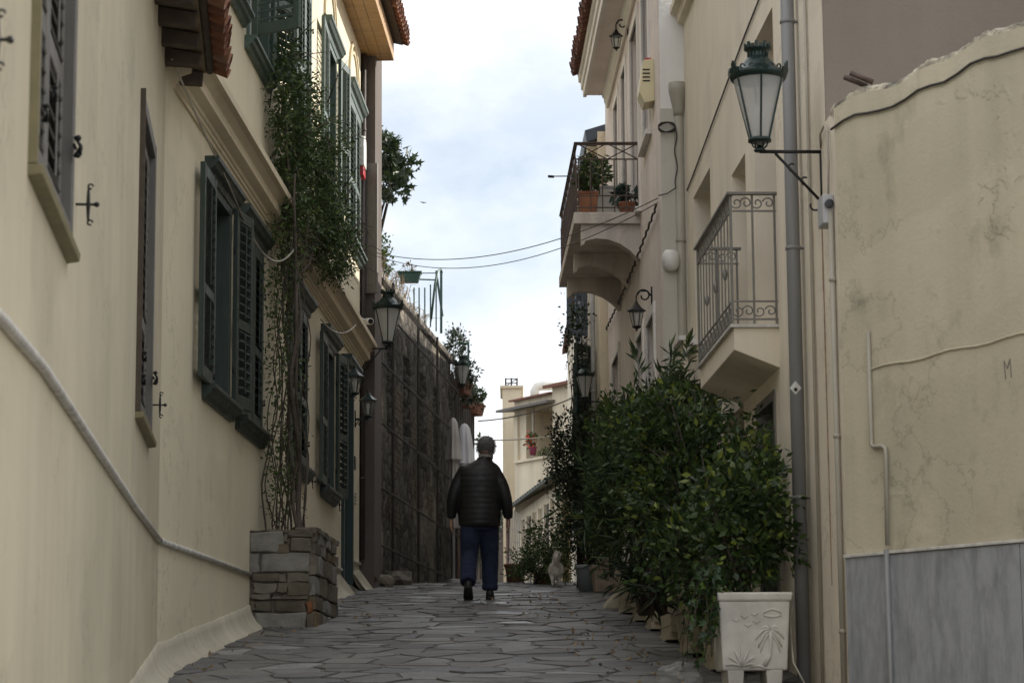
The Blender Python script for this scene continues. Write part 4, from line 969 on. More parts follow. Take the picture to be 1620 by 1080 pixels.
# ================================================================== right: pink house
HP = thing('house', 'pale pink house with a flower balcony on arched brackets and tiled eaves', 'house', (2.5, 25, 0))
ph = [(21.98, 22.7, 5.45, 7.12, .10), (23.3, 24.28, 5.0, 6.98, .22), (25.0, 25.62, 5.0, 6.95, .22), (26.2, 26.88, 5.0, 6.92, .22),
      (21.85, 22.72, 1.2, 3.72, .22), (23.2, 24.0, 1.2, 3.78, .22), (26.6, 27.75, 3.2, 4.10, .18)]
wall_mesh(R2, 20.97, 28.6, -1, 7.5, ph, .2, thick=4).build('wall', 'pink', HP)
for k, (d0, d1, z0, z1, e) in enumerate(ph):
    f_ = MB(); w = .09
    f_.box(R2, d0 - w, d0, -.02, .022, z0, z1 + w); f_.box(R2, d1, d1 + w, -.02, .022, z0, z1 + w); f_.box(R2, d0, d1, -.02, .020, z1, z1 + w)
    fo = f_.build('window', 'trim', HP, bev=.003)
    if z0 > 3: MB().box(R2, d0 - .12, d1 + .12, -.02, .06, z0 - .05, z0 - .001).build('sill', 'trim', fo, bev=.004)
    q = MB(); q.quad(R2(d0, -e, z0), R2(d1, -e, z0), R2(d1, -e, z1), R2(d0, -e, z1)); q.build('pane', 'curtain' if k in (1, 4, 5) else 'pane_dark', fo)
    q = MB(); c = (d0 + d1) / 2; q.box(R2, c - .03, c + .03, -e + .003, -e + .04, z0, z1); q.box(R2, d0, c - .03, -e + .003, -e + .03, z1 - .5, z1 - .46); q.box(R2, c + .03, d1, -e + .003, -e + .03, z1 - .5, z1 - .46); q.build('glazing_bar', 'wood_grey2', fo)
e0 = R2(20.97, 0, 0); q = MB(); q.box(W, e0.x + .004, e0.x + 3.6, 20.94, 20.966, 5.40, 7.6); q.build('end_wall', 'white_wall', HP, label='white painted end wall')
q = MB(); q.box(W, e0.x + .004, e0.x + 3.6, 20.938, 20.966, -1, 5.398); q.build('end_wall', 'grey_wall', HP, label='grey painted lower end wall')
roofp = MB().prof(R2, [(-4, 9.2), (-4, 9.1), (.36, 7.62), (.36, 7.66)], 20.6, 28.0).build('roof', 'brown_wood', HP)
MB().box(R2, 20.7, 27.9, -.02, .26, 7.36, 7.385).build('soffit', 'pink', roofp)
MB().prof(R2, [(.005, 7.2), (.03, 7.2), (.04, 7.25), (.055, 7.27), (.06, 7.32), (.08, 7.335), (.08, 7.358), (.005, 7.358)], 20.98, 27.9).build('wall_moulding', 'trim', roofp)
MB().prof(R2, [(.261, 7.35), (.30, 7.35), (.305, 7.43), (.325, 7.44), (.33, 7.52), (.355, 7.53), (.36, 7.60), (.261, 7.60)], 20.7, 27.95).build('gutter_moulding', 'trim', roofp)
tiles(roofp, R2, 20.7, 27.9, .44, 7.585, 'tile_dark', 2)
# balcony on brackets
C0, C1, CO, CZ = 23.37, 26.9, .655, 4.98
balp = MB().box(R2, C0, C1, -.02, CO, CZ - .115, CZ).build('balcony', 'balcony', HP, bev=.006)
arcp = [(-.02, 4.52), (.03, 4.52), (.10, 4.60), (.20, 4.67), (.32, 4.715), (.44, 4.725), (.54, 4.70), (.56, 4.66), (.585, 4.66), (.585, CZ - .116), (-.02, CZ - .116)]
for d_ in (23.42, 24.85, 26.3): MB().prof(R2, arcp, d_, d_ + .16).build('bracket', 'balcony', balp, bev=.004)
RTp = CZ + .70; rp = MB(); xp = MB(); zt, zb_ = RTp - .16, CZ + .17
for zz in (RTp - .012, zt, zb_, CZ + .05): rp.box(R2, C0 + .02, C1 - .02, CO - .035, CO - .02, zz - .006, zz + .006); rp.box(R2, C0 + .02, C0 + .035, 0, CO - .036, zz - .006, zz + .006); rp.box(R2, C1 - .035, C1 - .02, 0, CO - .036, zz - .006, zz + .006)
rp.box(R2, C0 + .01, C1 - .01, CO - .045, CO - .008, RTp, RTp + .012); rp.box(R2, C0 + .01, C0 + .045, 0, CO - .046, RTp, RTp + .012)
for k in range(31):
    a = C0 + .028 + (C1 - C0 - .056) * k / 30; MB().box(R2, a - .006, a + .006, CO - .034, CO - .022, CZ, zt).build('baluster', 'rail_brown', balp)
for k in range(6):
    o_ = .015 + k * .118; MB().box(R2, C0 + .022, C0 + .034, o_ - .006, o_ + .006, CZ, zt).build('baluster', 'rail_brown', balp)
for o0, o1 in ((.01, .32), (.32, .62)):
    for za, zb2 in ((zt, RTp), (RTp, zt)): xp.tube([R2(C0 + .028, o0, za), R2(C0 + .028, o1, zb2)], .006, 4)
for k in range(10):
    a0 = C0 + .03 + k * (C1 - C0 - .06) / 10; a1 = a0 + (C1 - C0 - .06) / 10
    for za, zb2 in ((zt, RTp), (RTp, zt)): xp.tube([R2(a0, CO - .028, za), R2(a1, CO - .028, zb2)], .005, 4)
rp.build('railing', 'rail_brown', balp); xp.build('crossed_bars', 'rail_brown', balp)

# ================================================================== right: added house, set back to keep the ruined wall in shade
H4 = thing('house', 'narrow sliver of an added pale house set back beyond the blue grey shutters', 'house', (3, 38, 2))
R4 = Line((1.12, 33.32), (1.06, 46.0)); R4.n = Vector((-1, 0, 0)); R4.side = -1
wall_mesh(R4, 0, 12.6, 0, 7.0, [(1.0, 1.9, 4.6, 6.2), (4.0, 4.9, 4.6, 6.2)], .12, thick=3).build('wall', 'r3', H4)
MB().prof(R4, [(-3, 8.0), (-3, 7.9), (.1, 7.0), (.1, 7.08)], 0, 12.6).build('roof', 'tile_dark', H4)
for a_ in (1.0, 4.0): window(H4, R4, a_, a_ + .9, 4.6, 6.2, 'trim', lint=False, depth=.11)
# ================================================================== right: third house
HT = thing('house', 'pale ochre house past the pink one with blue grey shutters and dark eaves', 'house', (2.6, 33, 0))
th = [(29.6, 30.5, 2.6, 4.6, .12), (30.9, 31.8, 4.95, 6.4, .12)]
wall_mesh(R3, 28.62, 33.3, 0, 7.1, th, .12, thick=4).build('wall', 'r3', HT)
for d0, d1, z0, z1, e in th:
    wn_ = window(HT, R3, d0, d1, z0, z1, 'trim', lint=False, depth=.11)
    if z0 > 4.8: shutter(HT, R3, d0 - .03, .02, z0, z1, .27, rad(92), 1, 'blue_wood'); shutter(HT, R3, d1 + .03, .04, z0, z1, .4, rad(172), -1, 'blue_wood')
    else: shutter(HT, R3, d0 - .02, .05, z0, z1, .44, rad(150), 1, 'wood_dkgreen'); shutter(HT, R3, d1 + .02, .05, z0, z1, .44, rad(160), -1, 'wood_dkgreen')
MB().prof(R3, [(-4, 8.4), (-4, 8.3), (.13, 6.98), (.15, 7.12), (.12, 7.13)], 28.64, 32.6).build('roof', 'blue_wood', HT)
for k in range(9): MB().box(R3, 28.8 + k * .45, 28.88 + k * .45, .0, .12, 6.88, 6.96).build('dentil', 'r3', HT)
pipe(R3, HT, 'drain_pipe', 'plastic_grey', 29.2, .05, 2, 7.0, .03, (4, 6))

# ================================================================== lanterns
ZV = Vector((0, 0, 1))
def ball(mb, p, r, n=8): mb.lathe(lcl(p), [(.001, -r), (r * .75, -r * .7), (r, 0), (r * .75, r * .7), (.001, r)], n)
def big_lantern(label, mount, n_, arm, H, bracket=True, sides=6, brace=.30):
    """tapered frosted street lantern with a crown, standing on a wall bracket"""
    mount = Vector(mount); n_ = Vector(n_).normalized(); E = mount + n_ * arm
    t = thing('street_lantern', label, 'lamp', mount, 'wall street lanterns')
    fr = lcl(E + ZV * .01)
    k = MB()
    k.tube([mount + ZV * .01, E + ZV * .01], .011, 6); k.tube([mount + ZV * .02, mount - ZV * (brace + .06)], .012, 6)
    k.tube([mount - ZV * brace, E - n_ * (arm * .25)], .009, 6)
    for f_, sg in ((.35, 1), (.62, 1)):
        c = (mount - ZV * brace).lerp(E - n_ * arm * .25, f_) + ZV * .035; k.tube(spiral(c, .035, .012, -1.7, 2.2, 10, n_, ZV), .006, 5)
    k.tube(spiral(mount - ZV * (brace + .01) + n_ * .05, .045, .02, math.pi, math.pi * 2.1, 8, n_, ZV), .006, 5)
    k.build('bracket', 'iron', t, smooth=True)
    b = MB(); b.lathe(fr, [(.05 * H, 0), (.06 * H, .012 * H), (.03 * H, .03 * H), (.02 * H, .06 * H)], 10)
    for j in range(6):
        a = j * math.pi / 3; b.tube([fr(.02 * H * math.cos(a), .02 * H * math.sin(a), .02 * H), fr(.06 * H * math.cos(a), .06 * H * math.sin(a), .05 * H), fr(.075 * H * math.cos(a), .075 * H * math.sin(a), .09 * H)], .008 * H, 5)
    b.lathe(fr, [(.085 * H, .085 * H), (.105 * H, .09 * H), (.105 * H, .115 * H), (.092 * H, .125 * H)], 24)
    b.build('base', 'lamp_green', t, smooth=True)
    g_ = MB(); g_.lathe(fr, [(.088 * H, .125 * H), (.225 * H, .66 * H)], 24, cap=False); g_.build('glass', 'frost', t, smooth=True)
    bu = MB(); bu.lathe(fr, [(.02 * H, .13 * H), (.03 * H, .25 * H), (.055 * H, .30 * H), (.06 * H, .38 * H), (.03 * H, .44 * H), (.001, .45 * H)], 12); bu.build('bulb', 'plastic_white', t, smooth=True)
    c = MB()
    for j in range(sides):
        a = j * 2 * math.pi / sides + .55; c.tube([fr(.094 * H * math.cos(a), .094 * H * math.sin(a), .12 * H), fr(.229 * H * math.cos(a), .229 * H * math.sin(a), .665 * H)], .0105 * H, 5)
    c.build('glazing_bars', 'lamp_green', t)
    r = MB(); r.lathe(fr, [(.222 * H, .655 * H), (.245 * H, .66 * H), (.26 * H, .69 * H), (.268 * H, .715 * H), (.235 * H, .73 * H), (.20 * H, .75 * H), (.155 * H, .80 * H), (.115 * H, .845 * H), (.10 * H, .86 * H), (.085 * H, .875 * H), (.085 * H, .915 * H), (.112 * H, .935 * H), (.12 * H, .955 * H), (.10 * H, .955 * H)], 24)
    roof = r.build('cap', 'lamp_green', t, smooth=True)
    cr_ = MB()
    for j in range(18):
        a = j * math.pi / 9; q = lcl(fr(.112 * H * math.cos(a), .112 * H * math.sin(a), .955 * H), a); cr_.box(q, -.006 * H, .012 * H, -.014 * H, .014 * H, -.012 * H, (.045 if j % 2 else .022) * H)
        q2 = lcl(fr(.088 * H * math.cos(a), .088 * H * math.sin(a), .87 * H), a); cr_.box(q2, 0, .008 * H, -.007 * H, .007 * H, 0, .04 * H)
    cr_.build('crown', 'lamp_green', roof)
    for j in range(sides):
        a = j * 2 * math.pi / sides + .55; q = lcl(fr(.255 * H * math.cos(a), .255 * H * math.sin(a), .70 * H), a); l_ = MB()
        l_.add([q(0, -.055 * H, 0), q(.01 * H, -.06 * H, .04 * H), q(.015 * H, -.03 * H, .045 * H), q(.02 * H, -.028 * H, .075 * H), q(.028 * H, 0, .105 * H), q(.02 * H, .028 * H, .075 * H), q(.015 * H, .03 * H, .045 * H), q(.01 * H, .06 * H, .04 * H), q(0, .055 * H, 0)], [tuple(range(9))])
        o_ = l_.build('crest_leaf', 'lamp_green', roof); s_ = o_.modifiers.new('solid', 'SOLIDIFY'); s_.thickness = .016 * H; s_.offset = 0
        for sg in (-1, 1):
            a2 = a + sg * math.pi / sides * .62; cr2 = MB(); cr2.tube(spiral(fr(.255 * H * math.cos(a2), .255 * H * math.sin(a2), .735 * H), .03 * H, .01 * H, 0, 5, 8, Vector((-math.sin(a2), math.cos(a2), 0)) * sg, ZV), .008 * H, 4); cr2.build('crest_scroll', 'lamp_green', roof)
    return t
def small_lantern(label, mount, n_, arm, H, sides=6, mat='lamp_green', hang=False, group='small wall lanterns'):
    mount = Vector(mount); n_ = Vector(n_).normalized(); t = thing('wall_lantern', label, 'lamp', mount, group)
    k = MB(); sd_ = n_.cross(ZV)
    k.box(lambda a, b, c: mount + n_ * a + sd_ * b + ZV * c, 0, .012, -.025, .025, -.10, .10)
    if hang:
        E = mount + n_ * arm - ZV * .02
        k.tube(spiral(mount + n_ * arm * .52 + ZV * .015, arm * .44, arm * .16, .2, 6.4, 18, n_, ZV), .008, 5); k.tube([mount, mount + n_ * arm * .3 + ZV * .06, mount + n_ * arm * .75 + ZV * .06, E + ZV * .03, E], .008, 6)
        top = E; fr = lcl(top - ZV * H)
    else:
        E = mount + n_ * arm; k.tube([mount, E], .009, 6); k.tube(spiral(mount + n_ * arm * .42 - ZV * .055, .06, .015, 2.6, -3.6, 16, n_, ZV), .007, 5)
        k.tube([mount - ZV * .09, mount + n_ * arm * .3 - ZV * .02, E], .007, 5); k.tube(arc(E - ZV * .03, .02, 0, 5, 8, n_, ZV), .006, 5); fr = lcl(E)
    k.build('bracket', mat, t, smooth=True)
    b = MB(); b.lathe(fr, [(.03 * H, 0), (.06 * H, .02 * H), (.14 * H, .06 * H), (.16 * H, .10 * H), (.14 * H, .115 * H)], sides)
    if hang: ball(b, fr(0, 0, -.03 * H), .035 * H)
    b.build('base', mat, t)
    MB().lathe(fr, [(.13 * H, .12 * H), (.235 * H, .60 * H)], sides, cap=False).build('glass', 'glass', t)
    MB().lathe(fr, [(.001, .14 * H), (.035 * H, .16 * H), (.04 * H, .34 * H), (.06 * H, .42 * H), (.045 * H, .5 * H), (.001, .54 * H)], 8).build('bulb', 'plastic_white', t, smooth=True)
    c = MB()
    for j in range(sides):
        a = j * 2 * math.pi / sides; c.tube([fr(.135 * H * math.cos(a), .135 * H * math.sin(a), .11 * H), fr(.24 * H * math.cos(a), .24 * H * math.sin(a), .61 * H)], .014 * H, 5)
    c.build('glazing_bars', mat, t)
    r = MB(); r.lathe(fr, [(.25 * H, .595 * H), (.31 * H, .60 * H), (.31 * H, .63 * H), (.22 * H, .70 * H), (.15 * H, .76 * H), (.09 * H, .84 * H), (.06 * H, .88 * H), (.07 * H, .90 * H), (.03 * H, .92 * H)], sides); ball(r, fr(0, 0, .95 * H), .04 * H); r.build('cap', mat, t)
    return t
big_lantern('large crowned lantern on the ochre house corner above the grey balcony', R1(14.0, .0, 3.33), R1.n, .365, .66)
big_lantern('large frosted lantern at the far corner of the cream house beside a white security camera', L2(29.5, .0, 4.58), Vector((1, .1, 0)), .36, .74, brace=.36)
big_lantern('distant lantern above the terracotta flower troughs', L3(39.2, 0, 5.43), Vector((1, 0, 0)), .22, .54)
big_lantern('lantern among the dark climbing leaves right of the far balcony house', R3(28.75, 0, 3.80), R3.n, .18, .46)
small_lantern('small green lantern left of the dark green door, nearer of the pair', L2(27.3, 0, 3.70), L2.n, .17, .36)
small_lantern('small green lantern right of the dark green door, farther of the pair', L2(29.05, 0, 3.66), L2.n, .16, .36)
small_lantern('curled arm lantern low on the pink wall under the balcony', R2(22.1, 0, 3.90), R2.n, .15, .28, mat='iron', hang=True)
small_lantern('curled arm lantern high on the pink wall beneath the eaves', R2(24.6, 0, 7.24), R2.n, .13, .24, mat='iron', hang=True)

# ================================================================== fittings
def fit(name, label, cat, loc, group=None): return thing(name, label, cat, loc, group)
a_ = fit('alarm_box', 'cream siren box on the pink wall beside the upper window', 'alarm', R2(21.6, 0, 5.85))
q = MB(); q.prof(R2, [(.0, 5.62), (.09, 5.60), (.14, 5.70), (.14, 5.72), (.10, 6.0), (.0, 6.02)], 21.5, 21.78); q.build('case', 'plastic_cream', a_, bev=.006)
q = MB()
for k in range(4): q.box(R2, 21.494, 21.499, .04, .105, 5.80 + k * .035, 5.812 + k * .035)
q.build('vent', 'iron', a_); MB().box(R2, 21.52, 21.76, .02, .08, 6.0, 6.03).build('red_light', 'red', a_)
a_ = fit('alarm_box', 'white and red siren box at the far corner of the cream house', 'alarm', L2(29.5, 0, 7.0))
MB().slab(L2, [(29.3, 6.86), (29.6, 6.86), (29.62, 7.1), (29.58, 7.22), (29.45, 7.27), (29.32, 7.22), (29.28, 7.1)], 0, .08).build('case', 'plastic_white', a_, bev=.012); MB().box(L2, 29.33, 29.6, .01, .07, 6.74, 6.858).build('red_light', 'red', a_, bev=.01)
cm = fit('security_camera', 'white bullet security camera on the corner of the cream house', 'camera', L2(29.5, 0, 5.05))
Cc = L2(29.45, .12, 4.92); ca = Vector((.35, -.9, -.14)).normalized()
q = MB(); q.tube([Cc - ca * .10, Cc - ca * .095, Cc + ca * .10, Cc + ca * .105], [.03, .042, .042, .036], 14); q.build('housing', 'plastic_white', cm, smooth=True)
MB().tube([Cc + ca * .104, Cc + ca * .112], [.034, .03], 14).build('lens', 'plastic_black', cm); MB().tube([Cc - ca * .04, L2(29.52, .03, 4.96), L2(29.52, -.01, 4.96)], .022, 8).build('mount', 'plastic_white', cm)
eb = fit('junction_box', 'grey electrical box with a round socket under the large lantern', 'box', R1(13.75, 0, 2.9))
MB().box(R1, 13.62, 13.80, 0, .065, 2.83, 3.0).build('case', 'plastic_grey', eb, bev=.006); MB().lathe(lambda a, b, c: R1(13.612, .03, 2.94) + R1.n * a + ZV * b - R1.u * c, [(.026, 0), (.026, .02), (.016, .022)], 12).build('socket', 'plastic_black', eb)
MB().tube([R1(14.0, .0, 3.36), R1(13.9, .02, 3.42), R1(13.75, .02, 3.44), R1(13.66, .02, 3.38), R1(13.64, .02, 3.2), R1(13.68, .02, 3.0)], .007, 6).build('cable', 'pipe_taupe', eb, smooth=True)
fl = fit('spot_fittings', 'pair of small grey tube fittings on top of the garden wall', 'light', R0(.13, -.1, RTOP(.13)))
for k in (0, 1):
    p = R0(.20 + k * .05, -.07, RTOP(.2) + .055 + k * .012); MB().tube([p, p + Vector((-.13, 0, .055))], .016, 8).build('tube', 'rail_brown', fl, smooth=True)
gl = MB(); gl.lathe(lcl(Vector((e0.x + .07, 20.90, 4.02))), [(.002, -.10), (.05, -.09), (.075, -.05), (.08, 0), (.075, .05), (.05, .085), (.002, .095)], 16)
tag(gl.build('globe_lamp', 'plastic_white', None, loc=(e0.x + .07, 20.90, 4.02), smooth=True), 'round white globe light by the taupe drain pipe', 'lamp')

# cables ----------------------------------------------------------------
def cable(label, pts, r=.007, mat='cable', n=5, name='cable'):
    mb = MB(); mb.tube(pts, r, n); return tag(mb.build(name, mat, None, loc=pts[0], smooth=True), label, 'cable')
cA = L2(29.66, .05, 5.86)
cable('upper of two black wires strung across the street to the pink balcony', sag(cA, R2(21.1, .02, 4.62), .30, 30), .005)
cable('lower of two black wires strung across the street to the pink balcony', sag(cA - ZV * .02, R2(21.1, .02, 4.58), .38, 30), .0045)
cable('thin pale wire crossing low in front of the far balcony house', sag(L3(42, .1, 4.9), eye(935, 679, 44), .06), .012, 'cable_light')
cable('dark wire rising to the right towards the far house roof', sag(L3(42.5, .1, 5.3), eye(935, 615, 44), .12), .012)
tw = []
for k in range(60):
    t_ = k / 59; p = R2(21.15 + t_ * 7.3, .03 + .008 * math.sin(k * 2.2), 4.56 + t_ * .08 - .25 * math.sin(math.pi * t_) * .2 + .012 * math.cos(k * 2.2)); tw.append(p)
cable('twisted black cable running along the pink wall under the balcony', tw, .011)
cl_ = []
for k in range(70):
    a = k * .55; cl_.append(Vector((e0.x + .055 + .075 * math.cos(a), 20.90 + .012 * math.sin(a * .7), 5.22 + .045 * math.sin(a * 1.0 + .3 * math.sin(k * .2)) + .0)))
cl_ += [Vector((e0.x + .13, 20.9, 5.22 - k * .05 + .0)) + Vector((.012 * math.sin(k * 1.1), 0, 0)) for k in range(12)] + [Vector((e0.x + .05, 20.9, 4.62)), Vector((e0.x - .03, 20.9, 4.6))]
cable('loose coil of black cable hanging on the grey end wall', cl_, .006)
cable('thin white wire hung slack over the cream wall window', [L1(15.8, .05, 4.44), L2(17.0, .07, 4.30), L2(18.3, .09, 4.13), L2(19.2, .10, 3.98)] , .008, 'cable_light')
cable('slack white wire looped from the vine to the shutter', sag(L2(19.35, .12, 3.95), L2(21.0, .26, 4.16), .16), .009, 'cable_light')
cable('slack wire looped under the cornice near the small green lanterns', sag(L2(24.5, .10, 4.12), L2(27.3, .18, 4.52), .12), .009, 'cable_light')
cable('white cable trailing from the wall behind the white planter', [R1(15.1, .02, .95), R1(14.9, .06, .85), R1(14.6, .16, .6), R1(14.45, .17, .35), R1(14.4, .10, .2)], .006, 'cable_light')
wh = eye(867, 279, 23.6); MBk = MB(); MBk.tube([R2(23.4, .66, 5.35), wh], .006, 5); MBk.tube([wh, wh + Vector((.06, 0, -.005))], .014, 6)
tag(MBk.build('rod_bracket', 'iron', None, loc=tuple(wh)), 'short black rod poking out from the pink balcony rail', 'bracket')

# ================================================================== pots and plants
def rect_pot(label, c, ang, w, d_, h, mat, rim=.03, tap=.8, group='planters along the right wall', feet=False, cat='planter'):
    c = Vector(c); t = thing('planter', label, cat, c, group); fr = lcl(c, ang); z0 = .05 if feet else 0
    b = MB(); b.taper(fr, w * tap, d_ * tap, w, d_, z0, h - .05); b.build('body', mat, t, bev=.008)
    r = MB(); r.taper(fr, w + rim, d_ + rim, w + rim * 1.3, d_ + rim * 1.3, h - .0495, h); r.build('rim', mat, t, bev=.006)
    s = MB(); s.taper(fr, w - .04, d_ - .04, w - .04, d_ - .04, h - .02, h + .006); s.build('soil', 'soil', t)
    if feet:
        for sx in (-1, 1): MB().box(fr, sx * w * .3 - .05, sx * w * .3 + .05, -d_ * .35, d_ * .35, 0, z0 + .002).build('foot', mat, t)
    return t
def round_pot(label, c, r, h, mat, group=None, tap=.72):
    c = Vector(c); t = thing('flower_pot', label, 'pot', c, group); fr = lcl(c)
    MB().lathe(fr, [(r * tap, 0), (r * .93, h * .85), (r * .94, h * .86)], 24).build('body', mat, t, smooth=True)
    MB().lathe(fr, [(r * .94, h * .84), (r * 1.03, h * .85), (r * 1.04, h), (r * .95, h), (r * .9, h * .95)], 24).build('rim', mat, t, smooth=True)
    MB().lathe(fr, [(.001, h * .94), (r * .93, h * .95)], 16, cap=False).build('soil', 'soil', t); return t
def plant(label, base, clumps, n, size, aspect, mat, sub=40, tight=.16, stems=6, name='shrub', cat='shrub', jit=.7, droop=.0, stem_r=.012, stem_mat='bark_dk', group=None, fold=.25, extra=None, lobes=False, shell=.75, seed=1):
    rs = np.random.RandomState(seed); base = Vector(base); t = thing(name, label, cat, base, group)
    P, N = clump_points(clumps, n, sub, tight, rs, shell); ch = [leaf_arrays(P, N, size, aspect, fold, jit, droop, rs, lobes)]
    leaf_mesh('foliage', mat, t, ch)
    r_ = random.Random(seed); sm = MB()
    for k in range(stems):
        c, r = clumps[k % len(clumps)]; c = Vector(c)
        e = c + Vector((r_.uniform(-.6, .6) * r[0], r_.uniform(-.6, .6) * r[1], r_.uniform(.2, .8) * r[2])); b = base + Vector((r_.uniform(-.06, .06), r_.uniform(-.06, .06), 0))
        m1 = b.lerp(e, .4) + Vector((r_.uniform(-.08, .08), r_.uniform(-.08, .08), 0)); m2 = b.lerp(e, .72) + Vector((r_.uniform(-.06, .06), r_.uniform(-.06, .06), 0))
        sm.tube([b, m1, m2, e], [stem_r, stem_r * .8, stem_r * .55, stem_r * .25], 6)
        for j in range(5):
            p = m1.lerp(e, r_.random()); sm.tube([p, p + Vector((r_.uniform(-.5, .5) * r[0], r_.uniform(-.5, .5) * r[1], r_.uniform(-.1, .5) * r[2]))], [stem_r * .4, stem_r * .15], 4)
    if stems: sm.build('stem', stem_mat, t, smooth=True)
    if extra: extra(t, rs)
    return t
def G(x, d_): return Vector((x, d_, zg(d_)))
# the white relief planter nearest the camera
WPc = G(1.42, 14.62); wang = rad(2.0)
wp = thing('planter', 'white concrete planter with palm tree relief, nearest on the right', 'planter', WPc); fr = lcl(WPc, wang)
ZP = .10; HP_ = .56
MB().taper(fr, .385, .36, .425, .42, ZP, HP_ - .05).build('body', 'pot_white', wp, bev=.012)
MB().taper(fr, .44, .44, .46, .46, HP_ - .052, HP_).build('rim', 'pot_white', wp, bev=.012)
MB().taper(fr, .36, .36, .36, .36, HP_ - .03, HP_ + .004).build('soil', 'soil', wp)
for sx in (-1, 1): MB().taper(lcl(fr(sx * .115, -.02, 0), wang), .08, .3, .10, .32, -.03, ZP + .003).build('foot', 'pot_white', wp, bev=.006)
def onface(x, z): return fr(x, -(.18 + (.03) * (z - ZP) / (HP_ - .05 - ZP)) - .002, z)
rlf = MB(); PX = .085
rlf.tube([onface(PX - .03, ZP + .03), onface(PX + .0, ZP + .08), onface(PX + .012, ZP + .16), onface(PX + .005, ZP + .23)], [.016, .013, .011, .009], 6)
for k in range(7):
    a = rad(-35 + k * 42); L_ = .085
    rlf.tube([onface(PX + .005 + L_ * t_ * math.cos(a) * (1.0), ZP + .235 + L_ * t_ * math.sin(a) * .8 + .05 * t_ - .11 * t_ * t_) for t_ in (0, .25, .5, .75, 1)], [.007, .010, .010, .008, .003], 6)
    rlf.tube([onface(PX + .005 + L_ * .85 * t_ * math.cos(a), ZP + .215 + L_ * .8 * t_ * math.sin(a) * .7 + .03 * t_ - .11 * t_ * t_) for t_ in (0, .25, .5, .75, 1)], [.005, .007, .007, .006, .003], 6)
for k in range(7):
    a = rad(15 + k * 25); L_ = .10
    rlf.tube([onface(-.08 + L_ * t_ * math.cos(a), ZP + .025 + L_ * t_ * math.sin(a) + .02 * t_ - .04 * t_ * t_ * abs(math.cos(a))) for t_ in (0, .3, .6, 1)], [.006, .009, .009, .004], 6)
rlf.tube([onface(-.03 + .03 * t_ * 4, ZP + .02 + .01 * math.sin(t_ * 5)) for t_ in (0, .25, .5, .75, 1)], .007, 5)
for bx, bz in ((-.11, .29), (-.06, .31), (.0, .325), (-.04, .26), (.01, .28)):
    rlf.tube([onface(bx - .02, ZP + bz + .012), onface(bx - .008, ZP + bz + .006), onface(bx, ZP + bz - .004), onface(bx + .008, ZP + bz + .006), onface(bx + .02, ZP + bz + .012)], .004, 5)
rlf.tube([onface(.05 + .11 * t_, ZP + .335 + .025 * math.sin(t_ * 3.1)) for t_ in (0, .25, .5, .75, 1)], [.003, .006, .007, .006, .003], 5)
rlf.tube([onface(.05 + .11 * t_, ZP + .325 - .01 * math.sin(t_ * 3.1)) for t_ in (0, .25, .5, .75, 1)], [.003, .006, .006, .006, .003], 5)
rlf.build('palm_relief', 'pot_white', wp, smooth=True)

plant('glossy ficus bush growing in the white palm planter', WPc + ZV * .54, [((1.40, 14.65, 1.02), (.24, .24, .26)), ((1.5, 14.7, 1.38), (.22, .24, .28)), ((1.28, 14.75, 1.28), (.24, .24, .32)), ((1.60, 14.7, 1.12), (.16, .18, .22))], 2600, .062, .52, 'leaf_ficus', sub=46, tight=.17, stems=7, seed=3)
plant('dense dark green ficus bush right of centre, widest of the row', G(1.3, 16.3) + ZV * .35, [((1.18, 16.2, 1.45), (.42, .4, .5)), ((1.38, 16.3, 1.75), (.40, .4, .42)), ((1.05, 16.4, 1.85), (.40, .4, .45)), ((1.2, 15.7, 1.05), (.36, .35, .36)), ((1.52, 15.6, 1.42), (.22, .35, .42))], 9500, .060, .52, 'leaf_ficus', sub=75, tight=.14, stems=12, stem_r=.016, seed=4)
# oleander: whorls of long narrow leaves
def oleander(label, base, clumps, shoots, mat='leaf_ole', L=.15, seed=7, asp=.15):
    rs = np.random.RandomState(seed); base = Vector(base); t = thing('oleander', label, 'shrub', base)
    P, N = clump_points(clumps, shoots, 60, .2, rs, .72); sm = MB(); pos, nr = [], []
    for p, n_ in zip(P, N):
        ax = n_ * .6 + np.array([0, 0, .8]) + rs.normal(0, .25, 3); ax /= np.linalg.norm(ax)
        ln = rs.uniform(.14, .30)
        for j in range(rs.randint(10, 17)):
            q = p + ax * ln * (j / 14.0); dr = ax * .55 + rs.normal(0, .62, 3); pos.append(q); nr.append(dr / np.linalg.norm(dr))
    leaf_mesh('foliage', mat, t, [leaf_arrays(np.array(pos), np.array(nr), L, asp, .3, .12, .08, rs)])
    r_ = random.Random(seed)
    for k in range(14):
        c, r = clumps[k % len(clumps)]; c = Vector(c); e = c + Vector((r_.uniform(-.6, .6) * r[0], r_.uniform(-.6, .6) * r[1], r_.uniform(.2, .9) * r[2]))
        sm.tube([base + Vector((r_.uniform(-.1, .1), r_.uniform(-.1, .1), 0)), base.lerp(e, .5) + Vector((r_.uniform(-.1, .1), 0, 0)), e], [.018, .012, .005], 6)
    sm.build('stem', 'bark_dk', t, smooth=True); return t
oleander('tall oleander with long narrow leaves before the pink house', G(1.05, 20.3) + ZV * .3, [((1.10, 20.2, 1.95), (.38, .5, .62)), ((1.26, 19.8, 2.2), (.28, .4, .48)), ((1.0, 20.9, 1.85), (.30, .5, .50)), ((1.36, 19.4, 2.5), (.16, .22, .34))], 360, L=.16)
oleander('slim oleander shoots rising beneath the grey balcony', G(1.35, 17.9) + ZV * .3, [((1.25, 17.9, 2.0), (.2, .3, .42)), ((1.42, 18.1, 2.3), (.14, .2, .3))], 60, L=.15, seed=12)
